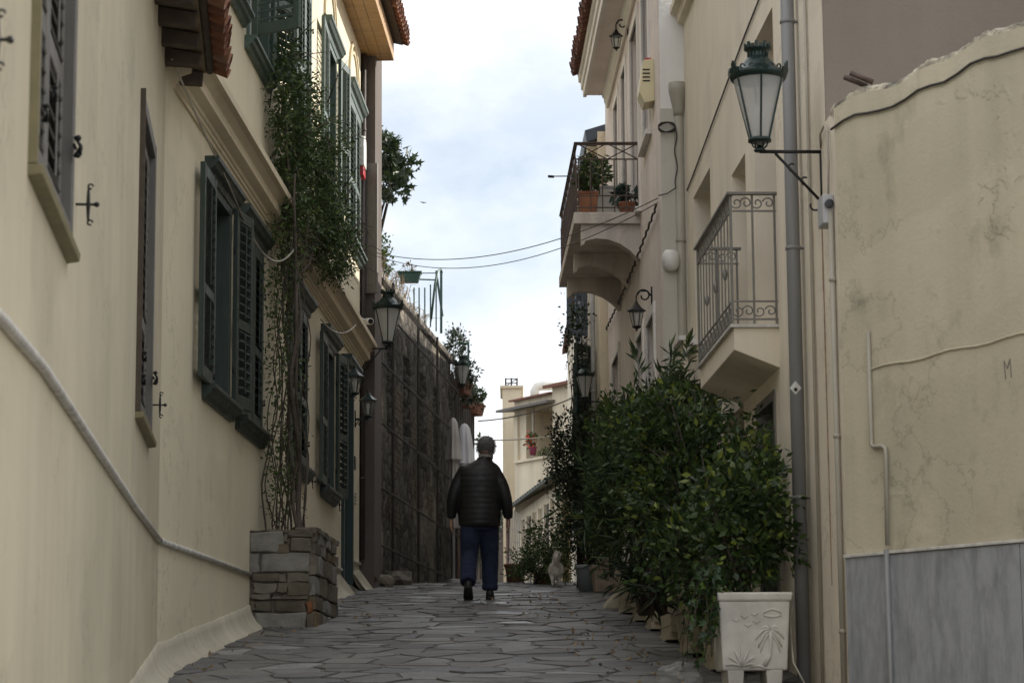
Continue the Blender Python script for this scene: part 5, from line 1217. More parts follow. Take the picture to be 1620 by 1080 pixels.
oleander('low spiky leaved plant in a trough by the beige pots', G(.98, 17.3) + ZV * .28, [((.97, 17.3, .98), (.14, .25, .18))], 34, 'leaf_dark', .14, 15, .12)
plant('bright green rounded shrub behind the oleander', G(1.0, 23.6) + ZV * .3, [((1.0, 23.6, 2.95), (.26, .5, .26)), ((1.02, 23.2, 2.5), (.30, .5, .45)), ((.93, 23.2, 2.1), (.26, .5, .45))], 5200, .055, .5, 'leaf_lime', sub=60, tight=.15, stems=8, seed=9)
# trailing ivy over the white planter's corner
def trail(label, base, strands, mat, size, seed, name='ivy', lobes=True, n_leaf=16, cat='ivy', side=(.0, 0)):
    rs = np.random.RandomState(seed); r_ = random.Random(seed); base = Vector(base); t = thing(name, label, cat, base); pos, nr = [], []; sm = MB()
    for s_, e_ in strands:
        s_, e_ = Vector(s_), Vector(e_); pts = []
        for k in range(9):
            u_ = k / 8; p = s_.lerp(e_, u_); p = Vector((s_.x + (e_.x - s_.x) * u_ ** .5, s_.y + (e_.y - s_.y) * u_ ** .5, s_.z + (e_.z - s_.z) * u_ ** 1.6)) + Vector((r_.uniform(-.012, .012), r_.uniform(-.012, .012), 0)); pts.append(p)
        sm.tube(pts, .003, 4)
        for k in range(n_leaf):
            u_ = r_.random() * 7.99; i_ = int(u_); p = pts[i_].lerp(pts[i_ + 1], u_ - i_); pos.append(np.array(p) + rs.normal(0, .012, 3)); d_ = np.array([rs.normal(0, .6), -.6 + rs.normal(0, .4), -.7 + rs.normal(0, .35)]); nr.append(d_ / np.linalg.norm(d_))
    sm.build('stem', 'bark_dk', t); leaf_mesh('foliage', mat, t, [leaf_arrays(np.array(pos), np.array(nr), size, .85, .2, .2, 0, rs, lobes)]); return t
ir = random.Random(5)
trail('ivy trailing down the left side of the white planter', WPc + Vector((-.2, -.05, .55)), [((1.22 + ir.uniform(-.05, .05), 14.55 + ir.uniform(-.2, .12), .86 + ir.uniform(-.03, .18)), (1.10 + ir.uniform(-.10, .10), 14.5 + ir.uniform(-.2, .2), .36 + ir.uniform(-.05, .3))) for _ in range(26)], 'leaf_ivy', .062, 6, n_leaf=14)
# row of troughs up the right side
row = [(1.40, 15.9, 1.0, .26, .36, 'pot_beige', 'beige ridged trough half hidden behind the white planter'), (1.32, 17.2, 1.0, .26, .34, 'pot_beige', 'long beige trough under the spiky plant'),
       (1.27, 18.5, .95, .28, .36, 'pot_beige', 'beige trough third up the row from the white planter'), (1.22, 19.7, .8, .28, .36, 'pot_beige', 'beige trough fourth up the row, below the oleander'),
       (1.17, 20.9, .7, .3, .38, 'pot_beige', 'beige trough fifth up the row, tilted beside a stone wedge'), (1.12, 22.3, .8, .3, .4, 'pot_beige', 'beige trough at the far end of the beige row')]
for x_, d_, ln, w_, h_, mt, lb in row:
    t = rect_pot(lb, G(x_, d_), rad(2), w_, ln, h_, mt, feet=True)
    for zz in (.30, .62): MB().taper(lcl(G(x_, d_), rad(2)), w_ * (.815 + zz * .2), ln * (.805 + zz * .2), w_ * (.825 + zz * .2), ln * (.81 + zz * .2), h_ * zz, h_ * zz + .012).build('moulded_band', mt, t)
WD = MB(); WD.add([G(.86, 23.3), G(1.05, 23.3), G(1.05, 23.9), G(.86, 23.9), G(1.03, 23.3) + ZV * .2, G(1.05, 23.9) + ZV * .2], [(0, 1, 4), (3, 5, 2), (0, 3, 2, 1), (0, 4, 5, 3), (1, 2, 5, 4)])
tag(WD.build('stone_wedge', 'pot_beige', None, loc=tuple(G(.95, 23.6)), bev=.01), 'sloping pale stone wedge between the beige pots and the stone pot', 'stone')
rect_pot('stained square stone pot next to the grey round pot', G(1.10, 27.6), rad(3), .42, .40, .30, 'pot_brown', tap=.86)
round_pot('grey round plastic pot right of the cat', G(.87, 28.0), .165, .30, 'pot_grey')
rect_pot('reddish brown low pot at the foot of the far shrubs', G(.42, 32.0), 0, .28, .28, .15, 'terra_dull')
round_pot('small terracotta pot by the far left of the shrubs', G(.02, 33.4), .15, .26, 'terra_dull')
# darker growth past the pots
plant('dark shrub behind the grey pot, thin sprays on top', G(.9, 28.4) + ZV * .25, [((.80, 28.6, 2.5), (.36, .4, .55)), ((.70, 28.8, 3.05), (.30, .4, .5)), ((1.0, 27.9, 2.3), (.32, .4, .45)), ((.62, 28.9, 3.45), (.2, .25, .32))], 7500, .05, .5, 'leaf_dark', sub=60, tight=.18, stems=12, seed=21)
plant('low mixed shrub at the kerb between the walker and the cat', G(.3, 31.6), [((.36, 31.8, 2.12), (.26, .4, .26)), ((.12, 32.2, 2.1), (.22, .4, .22)), ((.52, 31.6, 2.3), (.24, .35, .38)), ((.28, 32.6, 2.42), (.15, .3, .26)), ((.60, 31.2, 2.05), (.24, .25, .36))], 5000, .045, .5, 'leaf_vine', sub=50, tight=.2, stems=10, seed=22)
plant('dark climbing creeper on the iron grille by the third house', G(.82, 29.4), [((.86, 29.3, 3.5), (.14, .2, .6)), ((.84, 29.3, 4.4), (.15, .2, .5)), ((.80, 29.2, 4.9), (.20, .2, .28)), ((.70, 29.2, 4.65), (.12, .15, .2)), ((.80, 29.2, 2.8), (.2, .2, .4))], 1400, .05, .6, 'leaf_dark', sub=40, tight=.25, stems=9, seed=23, name='climbing_plant', cat='climber', shell=.5)
gr_ = thing('iron_grille', 'tall black iron grille the dark creeper climbs', 'grille', G(.92, 29.5))
for k in range(5): MB().tube([Vector((.78 + k * .055, 29.45, zg(29.5))), Vector((.78 + k * .055, 29.45, 4.05))], .012, 6).build('bar', 'iron', gr_)
for zz in (2.3, 3.2, 4.0): MB().tube([Vector((.76, 29.45, zz)), Vector((1.02, 29.45, zz))], .012, 6).build('cross_bar', 'iron', gr_)
bg_ = bmesh.new(); bmesh.ops.create_icosphere(bg_, subdivisions=4, radius=.11)
for v in bg_.verts:
    k = 1 + .45 * noise.noise(v.co * 14) + .25 * abs(noise.noise(v.co * 33)); v.co = Vector((v.co.x * k * 1.2, v.co.y * k, max(v.co.z * k * .75, -.05)))
me = bpy.data.meshes.new('plastic_bag'); bg_.to_mesh(me); bg_.free(); me.materials.append(M['glass']); o = bpy.data.objects.new('plastic_bag', me); COL.objects.link(o); o.location = G(1.02, 14.75) + ZV * .06
tag(o, 'crumpled clear plastic bag lying beside the white planter', 'bag')
# plants on the pink balcony
sp_ = thing('flower_pot', 'square terracotta pot on the pink balcony', 'pot', R2(23.62, .50, CZ)); MB().taper(lcl(R2(23.62, .50, CZ)), .15, .15, .20, .20, 0, .22).build('body', 'terracotta', sp_, bev=.008); MB().taper(lcl(R2(23.62, .50, CZ)), .21, .21, .215, .215, .221, .245).build('rim', 'terracotta', sp_, bev=.005)
plant('leafy plant in the square terracotta pot on the balcony', R2(23.62, .50, CZ + .24), [(tuple(R2(23.65, .47, CZ + .42)), (.15, .2, .18)), (tuple(R2(23.75, .40, CZ + .52)), (.10, .15, .14))], 420, .075, .45, 'leaf_vine', sub=26, stems=5, seed=31, name='potted_plant', cat='plant', stem_r=.006)
round_pot('round terracotta pot on the near end of the pink balcony', R2(23.55, .12, CZ), .085, .13, 'terracotta')
plant('blue green succulent in the round balcony pot', R2(23.55, .12, CZ + .12), [(tuple(R2(23.55, .13, CZ + .22)), (.15, .12, .09))], 130, .09, .5, 'leaf_cactus', sub=14, stems=4, seed=32, name='potted_plant', cat='plant', stem_r=.006)
plant('small conifer standing at the back of the pink balcony', R2(25.2, .35, CZ), [(tuple(R2(25.2, .38, CZ + .62)), (.16, .2, .40))], 900, .045, .35, 'leaf_dark', sub=30, stems=4, seed=33, name='conifer', cat='plant')
ac = thing('cabinet', 'pale grey metal cabinet standing on the pink balcony', 'cabinet', R2(24.3, .22, CZ)); MB().box(R2, 24.05, 24.5, .14, .40, CZ, CZ + .42).build('case', 'plastic_grey', ac, bev=.006); MB().box(R2, 24.044, 24.049, .16, .38, CZ + .04, CZ + .38).build('door', 'plastic_white', ac)

# ================================================================== the vine on the cream house
vn = thing('climbing_vine', 'jasmine vine climbing from the stone planter over the cream facade', 'climber', L2(20.9, .25, PT))
rs = np.random.RandomState(40)
vcl = [((21.0, .14, 5.55), (.40, .14, .50)), ((21.5, .22, 5.35), (.55, .24, .60)), ((22.2, .28, 5.2), (.65, .26, .62)), ((22.7, .30, 4.75), (.70, .24, .45)), ((21.3, .18, 4.7), (.45, .2, .5)), ((23.6, .30, 5.0), (.5, .18, .40)), ((21.25, .1, 6.05), (.22, .10, .30)), ((24.2, .28, 4.7), (.45, .16, .26))]
wcl = [(tuple(L2(*c)), (r[1] * 1.0 + .03, r[0], r[2])) for c, r in vcl]
P, N = clump_points(wcl, 1900, 60, .17, rs, .65)
pos, nr = [], []
for p, n_ in zip(P, N):                                   # pinnate sprays: leaflets in pairs along a short stalk
    ax = n_ * .5 + np.array([.35, -.15, -.35]) + rs.normal(0, .5, 3); ax /= np.linalg.norm(ax); sd2 = np.cross(ax, rs.normal(0, 1, 3)); sd2 /= np.linalg.norm(sd2)
    for j in range(4):
        for sg in (-1, 1): pos.append(p + ax * j * .035); d_ = ax * .6 + sd2 * sg * .8; nr.append(d_ / np.linalg.norm(d_))
    pos.append(p + ax * .14); nr.append(ax)
leaf_mesh('foliage', 'leaf_vine', vn, [leaf_arrays(np.array(pos), np.array(nr), .05, .40, .25, .22, .1, rs)])
low = []
for k in range(250):
    c_ = (20.5 + rs.uniform(0, 1.2), .04 + rs.uniform(0, .24), 1.68 + rs.uniform(0, 1) ** .8 * 2.8)
    for _ in range(rs.randint(5, 14)): low.append((c_[0] + rs.normal(0, .07), c_[1] + rs.normal(0, .03), c_[2] + rs.normal(0, .09)))
lowp = np.array([tuple(L2(*c)) for c in low]); leaf_mesh('lower_leaves', 'leaf_vine', vn, [leaf_arrays(lowp, rs.normal(0, 1, lowp.shape), .045, .45, .25, .5, .3, rs)])
vr = random.Random(8)
for k in range(18):
    d0 = 20.55 + vr.uniform(0, .9); o0 = vr.uniform(.06, .3); pts = []; big_ = k < 3
    ph_ = vr.uniform(0, 6); ztop = vr.uniform(2.4, 3.6); dfr = vr.uniform(.1, .5)
    for j in range(26):
        t_ = j / 25; pts.append(L2(d0 + dfr * t_ + .34 * noise.noise(Vector((t_ * 3.2, k * 3.7, 0))) + .14 * noise.noise(Vector((t_ * 9, k * 1.3, 5))) + (.8 * max(0, t_ - .6) if k % 2 else 0), o0 * (1 - .3 * t_) + .13 * noise.noise(Vector((t_ * 4, k * 2.1, 8))) + .06, PT - .03 + t_ * ztop))
    r0 = .026 if k == 0 else .018 if big_ else vr.uniform(.004, .010)
    MB().tube(pts, [r0 * (1 - .6 * j / 25) * (1 + .15 * math.sin(j * 2.3 + k)) for j in range(26)], 8).build('trunk' if big_ else 'stem', 'bark', vn, smooth=True)
tb = MB()
for k in range(90):
    a = Vector(wcl[k % len(wcl)][0]); r = wcl[k % len(wcl)][1]
    p = a + Vector((vr.uniform(-1, 1) * r[0], vr.uniform(-1, 1) * r[1], vr.uniform(-1, .6) * r[2])); e = p + Vector((vr.uniform(.0, .35), vr.uniform(-.4, .5), vr.uniform(-.3, .35)))
    tb.tube([p, p.lerp(e, .5) + Vector((0, 0, vr.uniform(0, .12))), e], [.007, .005, .002], 5)
for k in range(14):
    s_ = L2(21.0 + vr.uniform(0, .5), .15, 4.0 + vr.uniform(-.5, .5)); e = Vector(wcl[k % len(wcl)][0]); tb.tube([s_, s_.lerp(e, .5) + Vector((.05, 0, -.1)), e], [.018, .012, .006], 6)
tb.build('twigs', 'bark', vn, smooth=True)

# ================================================================== terrace, fig, parasols behind
fg = L3(32.3, -.8, 6.9)
def figx(t, rs):
    sm = MB()
    for k in range(9):
        e = Vector(figc[k % len(figc)][0]); sm.tube([L3(32.3, -.6, 3.0), L3(32.4, -.35, 5.6), L3(32.4, -.2, 6.6).lerp(e, .5), e], [.06, .045, .02, .008], 6)
    sm.build('trunk', 'bark', t, smooth=True)
figc = [(tuple(L3(32.4, -.04, 7.75)), (.24, .35, .24)), (tuple(L3(32.9, .12, 7.62)), (.22, .3, .18)), (tuple(L3(32.4, .04, 7.32)), (.2, .3, .2))]
plant('fig tree leaning over the street beside the white and red siren box', L3(32.3, -.6, 3.0), figc, 560, .15, .8, 'leaf_fig', sub=30, tight=.2, stems=0, name='fig_tree', cat='tree', extra=figx, lobes=True, seed=50)
plant('yellow green creeper on top of the ruined wall', L3(31.3, -.2, RT), [(tuple(L3(31.4, .0, 6.35)), (.14, .3, .28)), (tuple(L3(31.9, .0, 6.15)), (.16, .3, .18))], 700, .05, .6, 'leaf_lime', sub=30, tight=.25, stems=6, seed=51, name='creeper', cat='climber')
dr = thing('dry_grass', 'dry straw coloured vines and grasses along the ruin top', 'plant', L3(33, 0, RT)); q = MB(); r_ = random.Random(3)
for k in range(210):
    b = L3(31.5 + r_.random() ** 1.3 * 5.0, r_.uniform(-.3, .06), RT + .05); h_ = r_.uniform(.15, .55) * (1.2 if b.y < 34 else .7); q.tube([b, b + Vector((r_.uniform(-.08, .08), r_.uniform(-.1, .1), h_ * .6)), b + Vector((r_.uniform(-.2, .2), r_.uniform(-.2, .2), h_ * r_.uniform(.5, 1)))], [.006, .005, .002], 4)
q.build('stems', 'dry', dr, kind='stuff')
tr_ = thing('terrace_railing', 'green metal terrace railing with slanted handrail on the ruin', 'railing', L3(36, -.1, RT))
for px, y0, y1 in ((698, 428, 515), (690, 428, 512), (655, 455, 500), (672, 455, 500), (663, 455, 500), (681, 450, 505)): MB().tube([eye(px, y0, 36.2), eye(px, y1 + 12, 36.2)], .022 if px == 698 else .012, 6).build('post', 'green_metal', tr_)
MB().tube([eye(682, 505, 36.0), eye(688, 450, 36.0), eye(692, 430, 36.1), eye(697, 426, 36.2), eye(699, 432, 36.2)], .02, 6).build('handrail', 'green_metal', tr_, smooth=True)
MB().tube([eye(640, 441, 36), eye(692, 443, 36.1)], .012, 5).build('top_rail', 'green_metal', tr_); MB().tube([eye(636, 432, 36), eye(690, 432, 36.1)], .008, 5).build('top_rail', 'green_metal', tr_)
MB().tube([eye(690, 430, 36.3), eye(700, 500, 36.3)], .02, 6).build('post', 'green_metal', tr_)
gt = thing('trough', 'green metal trough hooked on the terrace railing', 'trough', eye(648, 440, 35.6)); p = eye(648, 440, 35.6); MB().taper(lcl(p), .26, .14, .34, .2, -.07, .07).build('body', 'green_metal', gt, bev=.008); MB().taper(lcl(p), .36, .22, .37, .23, .071, .09).build('rim', 'green_metal', gt)
plant('tuft of yellow dry leaves in the green trough', p + ZV * .08, [(tuple(p + ZV * .15), (.08, .06, .08))], 90, .05, .4, 'dry', sub=12, stems=3, seed=55, name='potted_plant', cat='plant', stem_r=.004)
plant('dark leafy shrub above the fence behind the distant lantern', L3(38.9, -.3, 4.5), [(tuple(L3(39.2, .12, 6.15)), (.22, .4, .30)), (tuple(L3(39.6, .22, 5.7)), (.22, .4, .25)), (tuple(L3(40.3, .24, 5.45)), (.18, .3, .16))], 1500, .065, .5, 'leaf_dark', sub=40, tight=.2, stems=8, seed=56)
q = MB(); q.tube([eye(722, 543, 39), eye(741, 543, 39)], .018, 5); q.tube([eye(741, 541, 39), eye(741, 580, 39)], .018, 5); tag(q.build('post_frame', 'green_metal', None, loc=tuple(eye(741, 543, 39))), 'thin green angle frame beside the distant lantern', 'frame')
for k, (px, py, d_, lb) in enumerate(((731, 614, 39.6, 'terracotta trough under the distant lantern, leftmost of three on the fence'), (738, 636, 41.0, 'terracotta trough in the middle of three on the fence'), (752, 648, 42.6, 'terracotta trough at the right end of the fence'))):
    p = eye(px, py, d_); t = thing('trough', lb, 'trough', p, 'fence troughs'); MB().taper(lcl(p, rad(75)), .36, .17, .44, .24, -.10, .07).build('body', 'terra_dull', t, bev=.01); MB().taper(lcl(p, rad(75)), .46, .26, .47, .27, .071, .10).build('rim', 'terra_dull', t)
    plant(('dark', 'yellow green', 'bushy dark green')[k] + ' plant in the ' + ('leftmost', 'middle', 'right end')[k] + ' fence trough', p + ZV * .09, [(tuple(p + Vector((.04, 0, .20))), (.17 if k == 2 else .13, .2, .17))], 420, .06, .45, ('leaf_dark', 'leaf_lime', 'leaf_ole')[k], sub=24, stems=4, seed=60 + k, name='potted_plant', cat='plant', stem_r=.006)
def parasol(label, c, top, r, mat, seed):
    c = Vector(c); t = thing('parasol', label, 'parasol', c, 'closed parasols'); q = MB(); n = 40; prof_ = [(.001, top + .04), (.05, top + .02), (.10, top - .05), (.12, top - .3), (.15, top - .62), (.165, top - .64), (.10, top - .66), (.095, top - .75), (.14, top - 1.3), (.17, top - 1.7), (.165, top - 1.72)]
    for rr_, z in prof_:
        for j in range(n):
            a = 2 * math.pi * j / n; f_ = 1 + (.24 * math.sin(a * 7 + seed) + .13 * math.sin(a * 12 + z * 2)) * min(1, (top - z) * 3); q.v.append(Vector((c.x + r * rr_ / .15 * f_ * math.cos(a), c.y + r * rr_ / .15 * f_ * math.sin(a), z)))
    for i in range(len(prof_) - 1):
        for j in range(n): q.f.append((i * n + j, i * n + (j + 1) % n, (i + 1) * n + (j + 1) % n, (i + 1) * n + j))
    q.build('canopy', mat, t, smooth=True); MB().tube([Vector((c.x, c.y, zg(c.y))), Vector((c.x, c.y, top))], .024, 8).build('pole', 'plastic_grey', t, smooth=True)
    MB().lathe(lcl(c), [(.2, 0), (.2, .06), (.03, .08)], 16).build('base', 'plastic_grey', t)
p1_ = eye(717, 700, 38.2); p2_ = eye(735, 700, 39.5)
parasol('closed grey parasol left of the pair, beside the ruin', (p1_.x, 38.2, zg(38.2)), eye(717, 664, 38.2).z, .105, 'fabric_g', 1)
parasol('closed white parasol right of the pair, behind the walker', (p2_.x, 39.5, zg(39.5)), eye(735, 673, 39.5).z, .135, 'fabric_w', 2)

# ================================================================== the far house
FD = 50.0
def fz(py, d_=FD): return eye(830, py, d_).z
fa, fb = eye(815, 700, 51.0), eye(905, 700, 49.2); FH = Line((fa.x, fa.y), (fb.x, fb.y));
if FH.n.y > 0: FH.n = -FH.n
fs = lambda px: (px - 815) / 90.0 * FH.len
hf = thing('house', 'sunny cream far house with a covered balcony at the end of the street', 'house', (fa.x + 1, 51, 2.5))
y0 = (fs(833), fs(882), fz(723), fz(641), 1.1)
wall_mesh(FH, fs(814), fs(960), 1.5, fz(622), [y0], 1.1, thick=3).build('wall', 'far_white', hf)
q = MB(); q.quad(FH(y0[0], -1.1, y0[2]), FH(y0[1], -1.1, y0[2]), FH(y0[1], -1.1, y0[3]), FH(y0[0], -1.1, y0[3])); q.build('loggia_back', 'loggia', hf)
MB().box(FH, fs(845), fs(860), -1.09, -1.04, fz(723), fz(665)).build('loggia_door', 'door_ochre', hf)
MB().box(FH, fs(816), fs(884), -.02, .06, fz(725), fz(721)).build('ledge', 'far_white', hf)
MB().tube([FH(fs(847), .04, fz(640)), FH(fs(847), .04, fz(722))], .03, 8).build('downpipe', 'pipe_taupe', hf)
ev = MB(); ev.prof(FH, [(-1.2, fz(628)), (-1.2, fz(632)), (.35, fz(643)), (.35, fz(639))], fs(806), fs(888)); ev.build('balcony_roof', 'wood_grey2', hf)
MB().prof(FH, [(-.4, fz(617)), (-.4, fz(622)), (.12, fz(626)), (.12, fz(623))], fs(812), fs(876)).build('parapet_coping', 'terra_dull', hf)
MB().prof(FH, [(-1.5, fz(590)), (-1.5, fz(597)), (.32, fz(620)), (.32, fz(615))], fs(880), fs(960)).build('roof', 'terra_dull', hf)
MB().box(FH, fs(884), fs(960), .0, .14, 3, fz(618)).build('side_bay', 'far_white', hf)
tw_ = eye(795, 650, 52.5); MB().box(W, tw_.x, tw_.x + .42, 52.3, 54, 1.5, eye(800, 614, 52.3).z).build('chimney_tower', 'far_white', hf)
MB().box(W, tw_.x - .05, tw_.x + .46, 52.25, 54.05, eye(800, 614, 52.3).z, eye(800, 610, 52.3).z).build('tower_cap', 'far_white', hf)
MB().box(FH, fs(816), fs(822), -.02, .05, fz(722), fz(648)).build('corner_post', 'far_white', hf)
cr_ = thing('roof_frame', 'thin wire frame on the far house chimney top', 'frame', eye(808, 608, 52.6)); q = MB()
for px in (800, 809, 818): q.tube([eye(px, 612, 52.6), eye(px, 598, 52.6)], .02, 5)
for py in (599, 606): q.tube([eye(799, py, 52.6), eye(819, py, 52.6)], .012, 5)
q.tube([eye(800, 611, 52.6), eye(818, 599, 52.6)], .01, 5); q.build('frame', 'iron', cr_)
du = MB(); du.tube([eye(846, 634, 52), eye(846, 618, 52), eye(849, 612, 52), eye(858, 610, 52), eye(905, 610, 52)], .10, 16); duo = du.build('vent_duct', 'duct', None, loc=tuple(eye(846, 634, 52)), smooth=True); tag(duo, 'fat white ventilation duct on the far house roof', 'duct')
fpot = eye(843, 715, 49.6); round_pot('magenta pot of red flowers on the far balcony ledge', fpot - ZV * .06, .085, .17, 'pink_pot')
plant('red orange geranium on the far balcony ledge', fpot + ZV * .1, [(tuple(fpot + Vector((-.03, -.05, .27))), (.13, .10, .19))], 60, .06, .8, 'flower', sub=20, stems=4, seed=70, name='geranium', cat='flowers', stem_r=.006)
plant('green geranium leaves under the red flowers of the far balcony', fpot + ZV * .1, [(tuple(fpot + Vector((-.02, 0, .24))), (.15, .12, .18))], 200, .055, .7, 'leaf_vine', sub=20, stems=4, seed=79, name='geranium_leaves', cat='plant', stem_r=.006)
plant('small greenery along the far balcony ledge', eye(866, 722, 49.4), [(tuple(eye(868, 716, 49.4)), (.26, .1, .10))], 300, .05, .5, 'leaf_vine', sub=20, stems=3, seed=71, name='ledge_plant', cat='plant', stem_r=.005)
# lean-to veranda with a dark sheet roof
va, vb = eye(880, 758, 45.0), eye(816, 806, 51.2); VE = Line((va.x, va.y), (vb.x, vb.y))
if VE.n.x > 0: VE.n = -VE.n
zv = eye(868, 768, 46.1).z
vr_ = thing('veranda', 'lean-to glazed veranda with cream posts and dark green sheet roof', 'veranda', (vb.x + .5, 48, 2.6))
MB().prof(VE, [(-1.6, zv + .9), (-1.6, zv + .86), (.25, zv - .06), (.25, zv + .0)], -.5, VE.len + .15).build('roof', 'awning', vr_)
for k in range(18): MB().tube([VE(-.4 + k * .38, .26, zv - .03), VE(-.4 + k * .38, -1.4, zv + .80)], .03, 5).build('roof_rib', 'awning', vr_)
MB().box(VE, -.5, VE.len, -.12, -.05, zv - .30, zv - .08).build('beam', 'far_white', vr_)
for k in range(8):
    s_ = VE.len * (k / 7.0); MB().box(VE, s_ - .06, s_ + .06, -.09, .01, 2.2, zv - .301).build('post', 'far_white', vr_)
    if k < 7: MB().box(VE, s_ + .061, s_ + VE.len / 7 - .061, -.07, -.055, 2.4, zv - .301).build('blind_pane', 'wall_brown' if k % 3 == 1 else 'pot_beige', vr_)
pipe_ = MB(); pipe_.tube([VE(VE.len + .05, .16, zv - .05), VE(VE.len + .05, .16, 2.5)], .05, 8); pipe_.build('downpipe', 'pipe_brown', vr_)
lit_r = np.random.RandomState(13); lp = []
for k in range(150):
    dl = lit_r.uniform(14.5, 27); xl_ = (R1 if dl < 21 else R2)(dl, 0, 0).x - .75 - abs(lit_r.normal(0, .35)); lp.append((xl_, dl, zg(dl) + .024))
for k in range(60):
    dl = lit_r.uniform(14.5, 26); lp.append(((L1 if dl < SEAM else L2)(dl, 0, 0).x + .2 + abs(lit_r.normal(0, .12)) + (.55 if 20.2 < dl < 22.1 else 0), dl, zg(dl) + .024))
lo_ = leaf_mesh('fallen_leaves', 'dry', None, [leaf_arrays(np.array(lp), np.tile(np.array([.5, .3, .05]), (len(lp), 1)), .045, .5, .5, .5, 0, lit_r)]); tag(lo_, 'dry leaf litter scattered along both edges of the paving', 'leaves')
# what closes the street behind the walker
fw_ = thing('low_wall', 'pale low wall closing the street behind the walker', 'wall', eye(790, 800, 60))
q = MB(); wa, wb = eye(735, 800, 60), eye(835, 800, 60); q.box(W, wa.x, wb.x, 60, 60.3, 1.5, eye(780, 790, 60).z); q.build('wall', 'wall_brown', fw_); q = MB(); q.box(W, wa.x, wb.x, 59.95, 60.35, eye(780, 790, 60).z, eye(780, 786, 60).z); q.build('coping', 'far_white', fw_)
plant('dark hedge over the low wall behind the walker', (eye(775, 800, 59).x, 59, 2.8), [(tuple(eye(768, 800, 59)), (.4, .4, .5)), (tuple(eye(790, 830, 58.5)), (.4, .4, .7)), (tuple(eye(760, 860, 58.5)), (.35, .4, .6))], 2200, .09, .5, 'leaf_dark', sub=50, stems=6, seed=77, name='hedge')
plant('yellow leaved sprig rising beside the walker head', (eye(757, 760, 44).x, 44, 2.6), [(tuple(eye(757, 705, 44)), (.09, .1, .10)), (tuple(eye(766, 693, 44)), (.10, .1, .04))], 60, .10, .45, 'leaf_lime', sub=10, stems=3, seed=78, name='sapling', cat='plant', stem_r=.01)
lt = thing('folding_rack', 'white metal lattice rack leaning beyond the right hand of the walker', 'rack', eye(815, 900, 43))
for k in range(6): MB().tube([eye(808 + k * 3, 800 + k * 3, 43), eye(806 + k * 3, 905, 43)], .012, 5).build('bar', 'plastic_white', lt)
for k in range(5): MB().tube([eye(806, 815 + k * 20, 43), eye(822, 822 + k * 18, 43)], .010, 5).build('cross_bar', 'plastic_white', lt)
# small bird
bq = eye(670, 320, 60); b_ = MB(); b_.add([bq, bq + Vector((-.09, .02, .03)), bq + Vector((-.05, .0, -.012)), bq + Vector((.09, .02, .0)), bq + Vector((.05, 0, -.02)), bq + Vector((0, .03, -.02)), bq + Vector((0, -.05, 0))], [(6, 0, 1, 2), (6, 4, 3, 0), (6, 2, 5, 4), (0, 5, 2, 1), (0, 3, 4, 5)])
tag(b_.build('bird', 'bird', None, loc=tuple(bq)), 'small dark bird flying in the open sky', 'bird')

# ================================================================== the walker
def remesh(o, vox, smooth=6):
    m_ = o.modifiers.new('voxel', 'REMESH'); m_.mode = 'VOXEL'; m_.voxel_size = vox; m_.use_smooth_shade = True
    s_ = o.modifiers.new('smooth', 'SMOOTH'); s_.factor = .5; s_.iterations = smooth
    return o
X, Y = Vector((1, 0, 0)), Vector((0, 1, 0))
mp_ = Vector((eye(765, 950, 25.6).x, 25.6, zg(25.6) + .015))
man = thing('person', 'person seen from behind walking uphill in black quilted jacket and dark jeans', 'person', mp_)
F = lambda x, y, z: mp_ + Vector((x, y, z))
def limb(mb, pts, rads, n=14, flat=None): mb.tube([F(*p) for p in pts], rads, n, flat=flat)
def smoothpath(pts, rs_, k=6):
    out, ro = [], []
    for i in range(len(pts) - 1):
        p0, p1, p2, p3 = [Vector(pts[max(0, min(len(pts) - 1, j))]) for j in (i - 1, i, i + 1, i + 2)]
        for j in range(k):
            t_ = j / k; out.append(.5 * ((2 * p1) + (p2 - p0) * t_ + (2 * p0 - 5 * p1 + 4 * p2 - p3) * t_ * t_ + (3 * p1 - p0 - 3 * p2 + p3) * t_ ** 3)); ro.append(rs_[i] + (rs_[i + 1] - rs_[i]) * t_)
    out.append(Vector(pts[-1])); ro.append(rs_[-1]); return out, ro
HX = .035
armL = [(-.19, 0, 1.35), (-.268, -.02, 1.21), (-.318, -.03, 1.06), (-.335, .0, .92), (-.333, .02, .86)]; armR = [(.11, 0, 1.35), (.195, -.02, 1.20), (.243, -.03, 1.05), (.262, .0, .91), (.262, .02, .855)]
legL = [(-.125, .0, .86), (-.138, .0, .66), (-.150, .02, .47), (-.158, -.12, .28), (-.158, -.22, .16)]; legR = [(.045, .0, .86), (.058, .07, .66), (.066, .13, .46), (.068, .14, .26), (.066, .14, .10)]
CXT = -.04
bd = MB()
hz = [1.475, 1.50, 1.525, 1.55, 1.58, 1.61, 1.64, 1.67, 1.695, 1.712, 1.72]; hrx = [.052, .062, .07, .074, .077, .078, .077, .072, .058, .036, .01]; hry = [.06, .075, .088, .094, .097, .099, .098, .09, .072, .045, .012]
bd.loft([(F(HX, .035 + (.01 if z < 1.53 else 0), z), a, b, X, Y) for z, a, b in zip(hz, hrx, hry)], 20)
bd.loft([(F(HX * t_ + CXT * (1 - t_), .01 + .01 * t_, 1.36 + t_ * .16), .06, .06, X, Y) for t_ in (0, .4, .7, 1)], 14)
ball(bd, F(HX, .138, 1.575), .017); bd.tube([F(HX, .128, 1.60), F(HX, .145, 1.572)], [.01, .014], 8)
for sx in (-1, 1):
    bd.lathe(lambda a, b, c, sx=sx: F(HX + sx * (.077 + c), .03 + a, 1.585 + b), [(.024, -.006), (.03, 0), (.026, .012), (.01, .014)], 10)
    ball(bd, F(HX + sx * .03, .125, 1.605), .013)
bd.tube([F(HX - .022, .128, 1.538), F(HX, .133, 1.536), F(HX + .022, .128, 1.538)], .007, 6)
